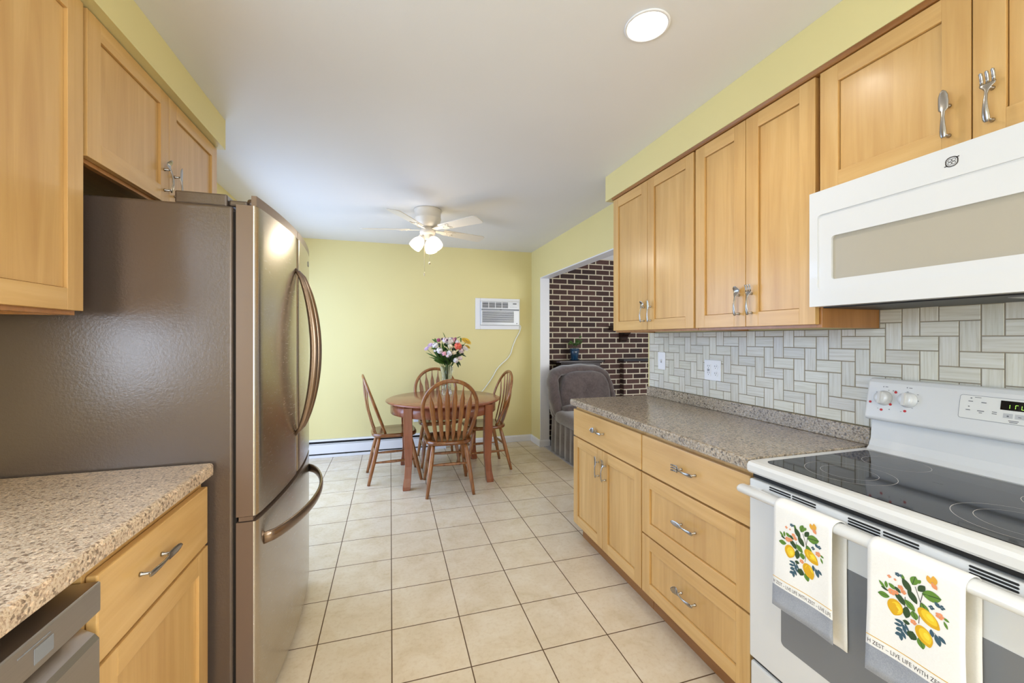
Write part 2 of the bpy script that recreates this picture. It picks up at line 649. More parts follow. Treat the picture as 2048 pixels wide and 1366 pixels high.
# crown strip above the brick
struct(MB().prism([(BRY - 0.05, CEIL - 0.001), (BRY - 0.001, CEIL - 0.001), (BRY - 0.001, CEIL - 0.055), (BRY - 0.012, CEIL - 0.055)], 'x', XR + WT + 0.002, 5.198).build('trim_4', WHITE_TRIM))
# baseboards
BBP = lambda d: [(0, 0.001), (-0.014 * d, 0.001), (-0.014 * d, 0.062), (-0.009 * d, 0.078), (0, 0.082)]
struct(MB().prism([(YB - 0.001 + p[0], p[1]) for p in BBP(1)], 'x', 0.64, XR - 0.001).build('baseboard_back', WHITE_TRIM))
t = MB().prism([(XR - 0.001 + p[0], p[1]) for p in BBP(1)], 'y', OPEN[1] - 0.02, YB - 0.016)
t.prism([(OPEN[1] - 0.0125 + p[0], p[1]) for p in BBP(1)], 'x', XR - 0.015, XR + WT + 0.01)
struct(t.build('baseboard_right', WHITE_TRIM))


def window(n, axis, pos, h, depth, bars):
    """frame and panes filling hole h; axis 'x' = a window in a wall of constant x"""
    a0, a1, z0, z1 = h
    fr, gl = MB(), MB()
    w = 0.045

    def bx(m, a, b, c, d, e, f):
        if axis == 'x': m.box(pos + e, pos + f, a, b, c, d)
        else: m.box(a, b, pos + e, pos + f, c, d)
    g = 0.001
    bx(fr, a0 + g, a0 + w, z0 + g, z1 - g, 0.02, depth)
    bx(fr, a1 - w, a1 - g, z0 + g, z1 - g, 0.02, depth)
    bx(fr, a0 + w, a1 - w, z0 + g, z0 + w, 0.02, depth)
    bx(fr, a0 + w, a1 - w, z1 - w, z1 - g, 0.02, depth)
    for k in range(1, bars):
        x = a0 + (a1 - a0) * k / bars
        bx(fr, x - 0.025, x + 0.025, z0 + w, z1 - w, 0.02, depth)
    bx(gl, a0 + w, a1 - w, z0 + w, z1 - w, depth * 0.5, depth * 0.5 + 0.004)
    o = struct(fr.build(n, WHITE_TRIM, bevel=0.003))
    struct(gl.build('pane', PANE, parent=o))
    return o


def pane_mat():
    m, nt, b = new_mat('window_pane')
    tr = nt.nodes.new('ShaderNodeBsdfTransparent')
    gl = nt.nodes.new('ShaderNodeBsdfGlossy')
    gl.inputs['Roughness'].default_value = 0.02
    mx = nt.nodes.new('ShaderNodeMixShader')
    mx.inputs[0].default_value = 0.06
    nt.links.new(tr.outputs[0], mx.inputs[1])
    nt.links.new(gl.outputs[0], mx.inputs[2])
    nt.links.new(mx.outputs[0], nt.nodes['Material Output'].inputs[0])
    return m


PANE = pane_mat()
window('door_1', 'x', XL - WT, PATIO, 0.08, 2)
window('window_1', 'x', XL - WT, SINKW, 0.08, 2)
window('fill_window_2', 'y', YF - 0.11, REAR_FILL, 0.08, 2)  # added window frame for the rear fill
window('window_3', 'y', 0.6, LIVW, 0.08, 2)
window('fill_window_4', 'x', XR, SIDE_FILL, 0.08, 2)  # added window frame for the side fill

# ------------------------------------------------------------------ cutlery pulls
def pull(kind, origin, T, W, D, parent, length=0.125):
    """cutlery-shaped cabinet pull; origin = lower end on the door face, T along, W across, D outward"""
    T, W, D, O = Vector(T), Vector(W), Vector(D), Vector(origin)
    mb = MB()
    st = 0.024

    def ring(t, w, th, d, n=12):
        return [tuple(O + T * (t * length) + D * (st + d) + W * ((1.05 if t < 0.6 else 1.4) * w * math.cos(2 * PI * j / n)) + D * (th * math.sin(2 * PI * j / n))) for j in range(n)]

    arc = lambda t: 0.006 * math.sin(PI * min(1, t / 0.62))
    hs = [(0.0, 0.002, 0.0015), (0.015, 0.0052, 0.002), (0.06, 0.0068, 0.0026), (0.14, 0.0068, 0.0028), (0.28, 0.0054, 0.003), (0.42, 0.004, 0.003), (0.54, 0.0032, 0.003), (0.62, 0.0032, 0.0028)]
    rings = [ring(t, w, th, arc(t)) for t, w, th in hs]
    if kind == 'spoon':
        for t, w, th, d in [(0.68, 0.0048, 0.0022, -0.001), (0.74, 0.0085, 0.0018, -0.005), (0.81, 0.0112, 0.0013, -0.0085), (0.88, 0.0115, 0.0013, -0.0075), (0.94, 0.0092, 0.0016, -0.001), (0.985, 0.0048, 0.0014, 0.002), (1.0, 0.001, 0.001, 0.003)]:
            rings.append(ring(t, w, th, d))
        mb.loft(rings)
    elif kind == 'knife':
        rings = [ring(t, max(w, 0.0042), th, arc(t) * 0.4) for t, w, th in hs[:-1]]
        for t, w, th, d in [(0.50, 0.0062, 0.0032, 0.001), (0.53, 0.0052, 0.0024, 0.0), (0.60, 0.0074, 0.0016, 0), (0.75, 0.0078, 0.0014, 0), (0.88, 0.0072, 0.0012, 0.001), (0.96, 0.0048, 0.001, 0.002), (1.0, 0.001, 0.0008, 0.003)]:
            rings.append(ring(max(t, 0.545) if t < 0.545 else t, w, th, d)) if t > 0.54 else None
        mb.loft(rings)
    else:
        for t, w, th, d in [(0.68, 0.0062, 0.002, -0.001), (0.72, 0.0098, 0.0018, -0.003), (0.755, 0.0108, 0.0018, -0.004), (0.77, 0.0108, 0.0016, -0.004)]:
            rings.append(ring(t, w, th, d))
        mb.loft(rings)
        for k in (-1, 0, 1):
            rr = []
            for t, d in [(0.765, -0.004), (0.85, -0.0035), (0.93, -0.0012), (0.985, 0.0015), (1.0, 0.0025)]:
                cw = k * 0.0105
                hw = 0.0036 if t < 0.99 else 0.0010
                rr.append([tuple(O + T * (t * length) + D * (st + d) + W * (cw + hw * math.cos(2 * PI * j / 8)) + D * (0.0015 * math.sin(2 * PI * j / 8))) for j in range(8)])
            mb.loft(rr)
    for t in (0.07, 0.70):
        b = O + T * (t * length)
        e = b + D * (st + (arc(t) if t < 0.5 else -0.003))
        mb.tube([b + D * 0.0006, b + D * 0.004, b + D * 0.006, e], [0.0055, 0.005, 0.0034, 0.0034], 10)
    return lab(mb.build('pull_handle', NICKEL, parent), 'brushed nickel ' + kind + '-shaped pull')


# ------------------------------------------------------------------ cabinetry
class Side:
    """frame for one run of cabinets: s=-1 faces -x (right run), s=+1 faces +x (left run)"""
    def __init__(self, s):
        self.s = s

    def box(self, mb, face, d0, d1, y0, y1, z0, z1):
        mb.box(face + self.s * d0, face + self.s * d1, y0, y1, z0, z1)


RIGHT, LEFT = Side(-1), Side(1)


def shaker(side, face, y0, y1, z0, z1, name, parent, fw=0.058, th=0.02):
    mb = MB()
    mb.m = 0
    side.box(mb, face, -th, 0, y0, y0 + fw, z0, z1)
    side.box(mb, face, -th, 0, y1 - fw, y1, z0, z1)
    mb.m = 1
    side.box(mb, face, -th, 0, y0 + fw, y1 - fw, z0, z0 + fw)
    side.box(mb, face, -th, 0, y0 + fw, y1 - fw, z1 - fw, z1)
    mb.m = 0
    g = 0.0018
    side.box(mb, face, -0.0155, -0.0085, y0 + fw + g, y1 - fw - g, z0 + fw + g, z1 - fw - g)
    mb.m = 2
    side.box(mb, face, -th + 0.001, -0.0156, y0 + fw - 0.002, y1 - fw + 0.002, z0 + fw - 0.002, z1 - fw + 0.002)
    return mb.build(name, [MAPLE_V, MAPLE_H, MAPLE_IN], parent, bevel=0.001)


def slab_front(side, face, y0, y1, z0, z1, name, parent, th=0.02):
    mb = MB()
    side.box(mb, face, -th, 0, y0, y1, z0, z1)
    return mb.build(name, MAPLE_H, parent, bevel=0.003)


VW = ((0, 0, 1), (0, 1, 0))


def vpull(side, face, kind, y, z, parent, length=0.125):
    pull(kind, (face, y, z), (0, 0, 1), (0, 1, 0), (side.s, 0, 0), parent, length)


def hpull(side, face, kind, y, z, parent, length=0.125):
    pull(kind, (face, y - length / 2, z), (0, 1, 0), (0, 0, 1), (side.s, 0, 0), parent, length)


def carcass(side, face, wallx, y0, y1, z0, z1, parent, toe=0.0, ztop=None, rail=0.0):
    """box behind the doors: face = front plane of the doors"""
    mb = MB()
    d = abs(face - wallx)
    f = -0.0225
    if toe:
        side.box(mb, face, f, -d + 0.002, y0, y1, z0 + toe, z1)
        mb.m = 1
        side.box(mb, face, f - 0.045, -d + 0.002, y0, y1, z0, z0 + toe)
        o = mb.build('carcass', [MAPLE_V, MAPLE_IN], parent, bevel=0.001)
    else:
        # sides, top, bottom set up from the lower edge, back
        mb.m = 0
        side.box(mb, face, f, -d + 0.002, y0, y0 + 0.018, z0, z1)
        side.box(mb, face, f, -d + 0.002, y1 - 0.018, y1, z0, z1)
        mb.m = 1
        side.box(mb, face, f - 0.018, -d + 0.002, y0 + 0.018, y1 - 0.018, z0 + 0.016, z0 + 0.030)
        side.box(mb, face, f - 0.018, -d + 0.002, y0 + 0.018, y1 - 0.018, z1 - 0.018, z1)
        mb.m = 0
        side.box(mb, face, f, f - 0.018, y0 + 0.018, y1 - 0.018, z0, z0 + 0.045)
        side.box(mb, face, f, f - 0.018, y0 + 0.018, y1 - 0.018, z1 - 0.045, z1)
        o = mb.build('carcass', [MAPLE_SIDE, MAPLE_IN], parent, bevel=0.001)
    return o


# right wall cabinets
FU = 1.42
ZU0, ZU1 = 1.362, 2.225


def wall_cab(side, face, wallx, y0, y1, zd0, zd1, split, pulls, label, top):
    c = thing('wall_cabinet', label, 'cabinet', ((face + wallx) / 2, (y0 + y1) / 2, zd0 - 0.01))
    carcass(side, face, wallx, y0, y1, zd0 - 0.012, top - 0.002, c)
    ys = [y0 + 0.006] + split + [y1 - 0.004]
    for i in range(len(ys) - 1):
        d = shaker(side, face, ys[i] + 0.0015, ys[i + 1] - 0.0015, zd0, zd1, 'door', c)
        if pulls[i]:
            k, y, z = pulls[i]
            vpull(side, face, k, y, z, d)
    return c


wall_cab(RIGHT, FU, XR, 1.632, 2.386, ZU0, ZU1, [2.010], [('knife', 1.976, 1.405), ('spoon', 2.042, 1.405)],
         'two-door maple wall cabinet beside the opening to the brick room', 2.243)
wall_cab(RIGHT, FU, XR, 1.040, 1.630, ZU0, ZU1, [1.336], [('fork', 1.305, 1.408), ('spoon', 1.368, 1.408)],
         'two-door maple wall cabinet touching the white microwave, spoon and fork pulls', 2.243)
wall_cab(RIGHT, FU, XR, 0.262, 1.036, 1.812, ZU1, [0.650], [('fork', 0.613, 1.842), ('knife', 0.694, 1.842)],
         'short maple cabinet directly above the white microwave', 2.243)
# left wall cabinets
FL = -0.83
wall_cab(LEFT, FL, XL, 1.02, 1.448, 1.39, 2.258, [], [('spoon', 1.058, 1.43)],
         'tall maple wall cabinet above the speckled left counter', 2.262)
wall_cab(LEFT, FL, XL, 1.450, 2.366, 1.835, 2.258, [1.905], [('spoon', 1.868, 1.872), ('knife', 1.945, 1.872)],
         'short maple cabinet mounted above the stainless refrigerator', 2.262)

# small crown strips between doors and soffit (right run)
m = MB().prism([(FU + 0.0225, 2.2275), (FU - 0.006, 2.2275), (FU - 0.006, 2.234), (FU - 0.012, 2.2425), (FU + 0.0225, 2.2425)], 'y', -0.2, 2.386)
struct(m.build('trim_5', MAPLE_IN))

# base cabinets, right
FB = 1.152
CT0 = 0.876


def base_cab(name_label, y0, y1):
    return thing('base_cabinet', name_label, 'cabinet', ((FB + XR) / 2, (y0 + y1) / 2, 0))


c = base_cab('maple base cabinet with one drawer above two doors, at the counter end', 1.677, 2.428)
carcass(RIGHT, FB, XR, 1.677, 2.428, 0, CT0 - 0.002, c, toe=0.10)
d = slab_front(RIGHT, FB, 1.680, 2.426, 0.680, 0.852, 'drawer', c)
hpull(RIGHT, FB, 'spoon', 2.09, 0.772, d)
d = shaker(RIGHT, FB, 1.680, 2.0515, 0.112, 0.672, 'door', c)
vpull(RIGHT, FB, 'fork', 2.015, 0.51, d)
d = shaker(RIGHT, FB, 2.0545, 2.426, 0.112, 0.672, 'door', c)
vpull(RIGHT, FB, 'knife', 2.092, 0.51, d)

c = base_cab('maple base cabinet of three stacked drawers beside the white range', 1.064, 1.675)
carcass(RIGHT, FB, XR, 1.064, 1.675, 0, CT0 - 0.002, c, toe=0.10)
d = slab_front(RIGHT, FB, 1.066, 1.673, 0.680, 0.852, 'drawer', c)
hpull(RIGHT, FB, 'fork', 1.372, 0.772, d)
d = shaker(RIGHT, FB, 1.066, 1.673, 0.392, 0.672, 'drawer', c)
hpull(RIGHT, FB, 'knife', 1.372, 0.545, d)
d = shaker(RIGHT, FB, 1.066, 1.673, 0.112, 0.384, 'drawer', c)
hpull(RIGHT, FB, 'spoon', 1.372, 0.262, d)

# left base cabinet
FLB = -0.552
c = thing('base_cabinet', 'maple base cabinet wedged between the dishwasher and the refrigerator', 'cabinet', (-0.86, 1.25, 0))
carcass(LEFT, FLB, XL, 0.992, 1.512, 0, CT0 - 0.002, c, toe=0.10)
d = slab_front(LEFT, FLB, 0.998, 1.500, 0.668, 0.846, 'drawer', c)
hpull(LEFT, FLB, 'knife', 1.20, 0.770, d, 0.145)
shaker(LEFT, FLB, 0.998, 1.500, 0.112, 0.660, 'door', c, fw=0.062)

# ------------------------------------------------------------------ countertops
def counter(mb, x0, x1, y0, y1, front, clip=None):
    """slab with a softened top front edge; front = +1 (edge at x1) or -1 (edge at x0)"""
    xe = x1 if front > 0 else x0
    xw = x0 if front > 0 else x1
    s = front
    prof = [(xw, CT0), (xe, CT0), (xe, CT0 + 0.030), (xe - s * 0.004, CT0 + 0.0362), (xe - s * 0.010, 0.914), (xw, 0.914)]
    mb.prism(prof, 'y', y0, y1)  # added fill lamp, out of view


c = thing('countertop', 'speckled brown-grey countertop running from the range to the brick room', 'countertop', (1.44, 1.76, CT0))
t = MB()
counter(t, 1.135, XR - 0.002, 1.062, 2.445, -1)
t.build('slab', GRANITE_R, c, bevel=0.002)
t = MB().box(XR - 0.022, XR - 0.002, 1.062, 2.432, 0.9145, 0.978)
t.build('upstand', GRANITE_R, c, bevel=0.002)
c = thing('countertop', 'beige speckled countertop ending against the refrigerator side', 'countertop', (-0.85, 0.7, CT0))
t = MB()
counter(t, XL + 0.002, -0.543, -1.2, 1.518, 1)
t.build('slab', GRANITE_L, c, bevel=0.002)

# ------------------------------------------------------------------ tile backsplash (herringbone of 2:1 tiles)
def backsplash():
    a = 0.0499
    az = 0.0490
    Yr, Zr = 1.319, 1.320
    ylo, yhi, zlo, zhi = 0.20, 2.423, 0.9795, 1.53
    g = 0.0016
    vs, fs, tones, uvs = [], [], [], []
    rnd = random.Random(3)

    def tile(y0, y1, z0, z1, horiz):
        # clip
        if y0 < 1.038 < y1:
            if z1 > 1.349: tile(y0, 1.0379, max(z0, 1.349), z1, horiz)
            ztop = 1.349
        else:
            ztop = 1.349 if y0 > 1.03 else zhi
        y0c, y1c, z0c, z1c = max(y0, ylo), min(y1, yhi), max(z0, zlo), min(z1, ztop)
        if y1c - y0c < 0.006 or z1c - z0c < 0.006: return
        y0c += g; y1c -= g; z0c += g; z1c -= g
        x0, x1 = XR - 0.003, XR - 0.0085
        e = 0.0010
        o = len(vs)
        ps = [(x0, y0c, z0c), (x0, y1c, z0c), (x0, y1c, z1c), (x0, y0c, z1c), (x1 + e, y0c, z0c), (x1 + e, y1c, z0c), (x1 + e, y1c, z1c), (x1 + e, y0c, z1c),
              (x1, y0c + e, z0c + e), (x1, y1c - e, z0c + e), (x1, y1c - e, z1c - e), (x1, y0c + e, z1c - e)]
        vs.extend(ps)
        tf = [(8, 9, 10, 11), (4, 5, 9, 8), (5, 6, 10, 9), (6, 7, 11, 10), (7, 4, 8, 11), (0, 1, 5, 4), (1, 2, 6, 5), (2, 3, 7, 6), (3, 0, 4, 7)]
        to = rnd.uniform(0.9, 1.03)
        tn = (to, to * rnd.uniform(0.985, 1.0), to * rnd.uniform(0.95, 1.0), 1)
        ou, ov = rnd.uniform(0, 50), rnd.uniform(0, 50)
        for f in tf:
            fs.append(tuple(o + i for i in f))
            for i in f:
                p = ps[i]
                uvs.append((p[1] + ou, p[2] + ov) if horiz else (p[2] + ou, p[1] + ov))
                tones.append(tn)

    for r in range(-6, 10):
        for cc in range(-25, 26):
            k = (cc + r) % 4
            yt = Yr - a * cc
            zt = Zr - az * r
            if k == 3:
                tile(yt - 2 * a, yt, zt - az, zt, True)
            elif k == 1:
                tile(yt - a, yt, zt - 2 * az, zt, False)
    me = bpy.data.meshes.new('tiles')
    me.from_pydata(vs, [], fs)
    ul = me.uv_layers.new(name='UVMap')
    ul.data.foreach_set('uv', [q for u in uvs for q in u])
    ca = me.color_attributes.new('tone', 'FLOAT_COLOR', 'CORNER')
    ca.data.foreach_set('color', [q for t in tones for q in t])
    bm = bmesh.new(); bm.from_mesh(me)
    bmesh.ops.recalc_face_normals(bm, faces=bm.faces)
    bm.to_mesh(me); bm.free()
    me.materials.append(SPLASH)
    root = thing('tile_backsplash', 'pale streaked stone tile backsplash laid in a stepped basketweave', 'backsplash', (XR - 0.001, 1.4, 0.98))
    for v in me.vertices:
        v.co -= root.location
    o = bpy.data.objects.new('tiles', me)
    COL.objects.link(o)
    o.parent = root
    b = MB()
    b.box(XR - 0.0065, XR - 0.001, 1.04, yhi, zlo, 1.349)
    b.box(XR - 0.0065, XR - 0.001, ylo, 1.04, zlo, zhi)
    b.build('grout', GROUT, root)
    return root


backsplash()


def wall_plate(label, cat, y, z, w, h, x, gangs):
    c = thing('wall_outlet' if cat == 'outlet' else 'light_switch', label, cat, (x, y, z))
    s = MB().box(x - 0.006, x, y - w / 2, y + w / 2, z - h / 2, z + h / 2)
    s.build('cover_plate', WHITE_PL, c, bevel=0.003)
    for k, (gy, kind) in enumerate(gangs):
        b = dk = MB()
        def M(i): b.m = i
        if kind == 'toggle':
            b.box(x - 0.008, x - 0.0062, y + gy - 0.006, y + gy + 0.006, z - 0.013, z + 0.013)
            b.prism([(x - 0.008, z - 0.004), (x - 0.020, z + 0.006), (x - 0.020, z + 0.011), (x - 0.008, z + 0.006)], 'y', y + gy - 0.0035, y + gy + 0.0035)
            M(1)
            dk.box(x - 0.0085, x - 0.0078, y + gy - 0.005, y + gy + 0.005, z - 0.012, z - 0.002)
            b.build('toggle', [WHITE_PL, GREY_PL], c)
        else:
            if kind == 'gfci':
                b.box(x - 0.008, x - 0.0062, y + gy - 0.016, y + gy + 0.016, z - 0.032, z + 0.032)
                M(2)
                dk.box(x - 0.0088, x - 0.008, y + gy - 0.008, y + gy + 0.008, z - 0.006, z - 0.001)
                dk.box(x - 0.0088, x - 0.008, y + gy - 0.008, y + gy + 0.008, z + 0.001, z + 0.006)
            else:
                for q in (-0.019, 0.019):
                    b.lathe([(0.0155, -0.008), (0.0155, -0.0062)], (x, y + gy, z + q), 20, 'x', False)
            M(1)
            for q in (-0.019, 0.019):
                for sx in (-0.006, 0.006):
                    dk.box(x - 0.0084, x - 0.0079, y + gy + sx - 0.001, y + gy + sx + 0.001, z + q, z + q + 0.009)
                dk.lathe([(0.0022, -0.0084), (0.0022, -0.0079)], (x, y + gy, z + q - 0.006), 10, 'x', False)
            b.build('receptacle', [WHITE_PL, BLACK, GREY_PL], c)
    return c


wall_plate('single white toggle switch plate on the tiles near the brick room', 'switch', 2.282, 1.163, 0.074, 0.115, XR - 0.0088, [(0, 'toggle')])
wall_plate('double white outlet plate with four sockets on the backsplash', 'outlet', 1.840, 1.134, 0.120, 0.115, XR - 0.0088, [(0.026, 'gfci'), (-0.026, 'duplex')])

#PART2
# ------------------------------------------------------------------ refrigerator
def refrigerator():
    y0, y1 = 1.53, 2.44
    yc, hw = (y0 + y1) / 2, (y1 - y0) / 2
    r = thing('refrigerator', 'brown-grey stainless french-door refrigerator with a bottom freezer', 'refrigerator', (-0.78, yc, 0))
    MB().box(XL + 0.03, -0.494, y0, y1, 0.035, 1.746).build('case', FRIDGE_SIDE, r, bevel=0.008, seg=3)
    g = MB()
    g.box(-0.494, -0.486, y0 + 0.012, y1 - 0.012, 0.06, 1.73)
    g.build('door_gasket', DARKGAP, r)
    t = MB().box(XL + 0.06, -0.50, y0 + 0.03, y1 - 0.03, 0.0, 0.034)
    t.build('base_grille', BLACK, r)
    fx = lambda y: -0.392 - 0.033 * ((y - yc) / hw) ** 2

    def panel(ya, yb, za, zb, name, edge=0.010, ny=16, lip=None):
        """curved-front door between ya and yb: back plane x=-0.485, rounded vertical edges"""
        mb = MB()
        ys = [ya + (yb - ya) * i / ny for i in range(ny + 1)]
        prof = []
        for y in ys:
            prof.append((fx(y), y))
        # soften the two vertical front corners
        pf = [(fx(ya) - edge, ya)] + [(fx(ya) - edge * 0.3, ya + edge * 0.25)] + [(fx(y), y) for y in ys if ya + edge < y < yb - edge] + [(fx(yb) - edge * 0.3, yb - edge * 0.25), (fx(yb) - edge, yb)]
        mb.m = 0
        # front skin
        n = len(pf)
        vs = [(x, y, za) for x, y in pf] + [(x, y, zb) for x, y in pf]
        mb.add(vs, [(i, i + 1, n + i + 1, n + i) for i in range(n - 1)], True)
        # sides, back, top, bottom
        mb.m = 1
        bx = -0.4845
        o = [(bx, ya, za), (bx, yb, za), (bx, yb, zb), (bx, ya, zb)]
        mb.add(o, [(0, 1, 2, 3)])
        for (x, y) in (pf[0], pf[-1]):
            mb.add([(bx, y, za), (x, y, za), (x, y, zb), (bx, y, zb)], [(0, 1, 2, 3)])
        for z in (za, zb):
            pts = [(bx, ya, z)] + [(x, y, z) for x, y in pf] + [(bx, yb, z)]
            mb.add(pts, [tuple(range(len(pts)))])
        return mb.build(name, [STEEL, STEEL_EDGE], r)

    zs = 0.725
    for k, (ya, yb, s) in enumerate(((y0, yc - 0.002, -1), (yc + 0.002, y1, 1))):
        d = panel(ya, yb, zs, 1.752, 'door')
        # raised front lip along the door top
        lip = MB()
        ys = [ya + 0.001 + (yb - ya - 0.002) * i / 14 for i in range(15)]
        fr = [(fx(y) - 0.0008, y) for y in ys]
        bk = [(fx(y) - 0.016, y) for y in ys]
        lip.prism(fr + bk[::-1], 'z', 1.7522, 1.785)
        lip.build('top_lip', STEEL_EDGE, d)
        # bowed handle beside the meeting line
        yh = yc + s * 0.044
        pts, rad = [], []
        n = 26
        for i in range(n + 1):
            t = i / n
            z = 0.893 + (1.614 - 0.893) * t
            out = math.sin(PI * t) ** 0.62
            pts.append((fx(yh) - 0.004 + 0.078 * out, yh + s * (-0.010 + 0.012 * out), z))
            w = 0.006 + 0.011 * math.sin(PI * t) ** 0.5
            rad.append((w, w * 0.95))
        h = MB().tube(pts, 0.01, 14, True, flat=rad, up=(0, 1, 0))
        lab(h.build('bowed_handle', HANDLE_BR, d), 'bowed bronze-grey door handle')
    f = panel(y0, y1, 0.045, 0.706, 'freezer_drawer', ny=28)
    # freezer pull: flat bar bowed outwards
    pts, fl = [], []
    n = 30
    for i in range(n + 1):
        t = i / n
        y = y0 + 0.055 + (y1 - y0 - 0.11) * t
        e = min(1.0, min(t, 1 - t) / 0.10)
        out = math.sin(PI * t) ** 0.55
        pts.append((fx(y) - 0.003 + 0.088 * out, y, 0.622))
        fl.append((0.0085, 0.021))
    h = MB().tube(pts, 0.01, 12, True, flat=fl, up=(0, 0, 1))
    lab(h.build('bowed_handle', HANDLE_BR, f), 'wide bowed freezer pull')
    MB().box(-0.478, fx(yc) - 0.045, y0 + 0.004, y1 - 0.004, 0.7085, 0.7225).build('freezer_gap_trim', STEEL_EDGE, r)
    # hinge cover and pins on top
    for s, ya in ((1, y0), (-1, y1)):
        yy = ya + s * 0.05
        t = MB().box(-0.66, -0.515, yy - 0.035, yy + 0.035, 1.7463, 1.788)
        t.box(-0.515, -0.46, yy - 0.022, yy + 0.022, 1.7525, 1.774)
        t.build('hinge_cover', FRIDGE_SIDE, r, bevel=0.006)
        t = MB().lathe([(0.017, 1.7525), (0.017, 1.779), (0.0145, 1.783)], (-0.449, yy, 0), 20)
        t.build('hinge_pin', FRIDGE_SIDE, r)
    # small badge on the far door
    yb = 2.30
    t = MB()
    for q in range(6):
        t.box(fx(yb + q * 0.006) + 0.0004, fx(yb + q * 0.006) + 0.0016, yb + q * 0.006, yb + q * 0.006 + 0.0055, 1.685, 1.709)
    t.build('badge', GREY_PL, r)
    return r


refrigerator()

# ------------------------------------------------------------------ dishwasher
def dishwasher():
    y0, y1 = 0.385, 0.986
    r = thing('dishwasher', 'stainless dishwasher built in under the left counter edge', 'dishwasher', (-0.86, 0.69, 0))
    MB().box(XL + 0.05, -0.622, y0 + 0.004, y1 - 0.004, 0.09, 0.866).build('tub', DARKGAP, r)
    t = MB()
    t.prism([(-0.622, 0.842), (-0.542, 0.842), (-0.5395, 0.839), (-0.5395, 0.786), (-0.542, 0.783), (-0.622, 0.777)], 'y', y0, y1 - 0.002)
    t.build('control_panel', STEEL_DW, r, bevel=0.001)
    t = MB()
    t.prism([(-0.621, 0.776), (-0.600, 0.776), (-0.548, 0.742), (-0.5405, 0.732), (-0.5405, 0.13), (-0.621, 0.13)], 'y', y0, y1 - 0.002)
    d = t.build('door', STEEL_DW, r, bevel=0.002)
    t = MB().box(-0.5398, -0.5385, 0.830, 0.868, 0.796, 0.821)
    t.build('badge', GREY_PL, r)
    t = MB()
    t.box(-0.5398, -0.5388, 0.80, 0.862, 0.8265, 0.8285)
    t.build('panel_print', GREY_PL, r)
    MB().box(-0.66, -0.60, y0 + 0.004, y1 - 0.006, 0.0, 0.089).build('toe_panel', BLACK, r)


dishwasher()

# ------------------------------------------------------------------ electric range
RY0, RY1 = 0.292, 1.058


def ring2(mb, c, r0, r1, z, n=48):
    vs = [(c[0] + r0 * math.cos(2 * PI * i / n), c[1] + r0 * math.sin(2 * PI * i / n), z) for i in range(n)] + \
         [(c[0] + r1 * math.cos(2 * PI * i / n), c[1] + r1 * math.sin(2 * PI * i / n), z) for i in range(n)]
    mb.add(vs, [(i, (i + 1) % n, n + (i + 1) % n, n + i) for i in range(n)])


def rrect(x0, x1, y0, y1, r, n=6):
    pts = []
    for cx, cy, a0 in ((x1 - r, y1 - r, 0), (x0 + r, y1 - r, PI / 2), (x0 + r, y0 + r, PI), (x1 - r, y0 + r, 1.5 * PI)):
        for i in range(n + 1):
            a = a0 + PI / 2 * i / n
            pts.append((cx + r * math.cos(a), cy + r * math.sin(a)))
    return pts


def digital(mb, y, z, h, segs, X, slope):
    """seven-segment style strokes on the leaning control panel"""
    w = h * 0.5
    S = {'tl': (0, 0.5, 0, 1), 'bl': (0, 0, 0, 0.5), 'tr': (1, 0.5, 1, 1), 'br': (1, 0, 1, 0.5), 't': (0, 1, 1, 1), 'm': (0, 0.5, 1, 0.5), 'b': (0, 0, 1, 0)}
    for s in segs:
        a, b, c, d = S[s]
        ya, yb = y - a * w, y - c * w
        za, zb = z + b * h, z + d * h
        e = h * 0.05
        if ya == yb:
            p = [(ya - e, za + e), (ya + e, za + e), (ya + e, zb - e), (ya - e, zb - e)]
        else:
            p = [(ya, za - e), (ya, za + e), (yb, za + e), (yb, za - e)]
        mb.add([(X(q[1]), q[0], q[1]) for q in p], [(0, 1, 2, 3)])


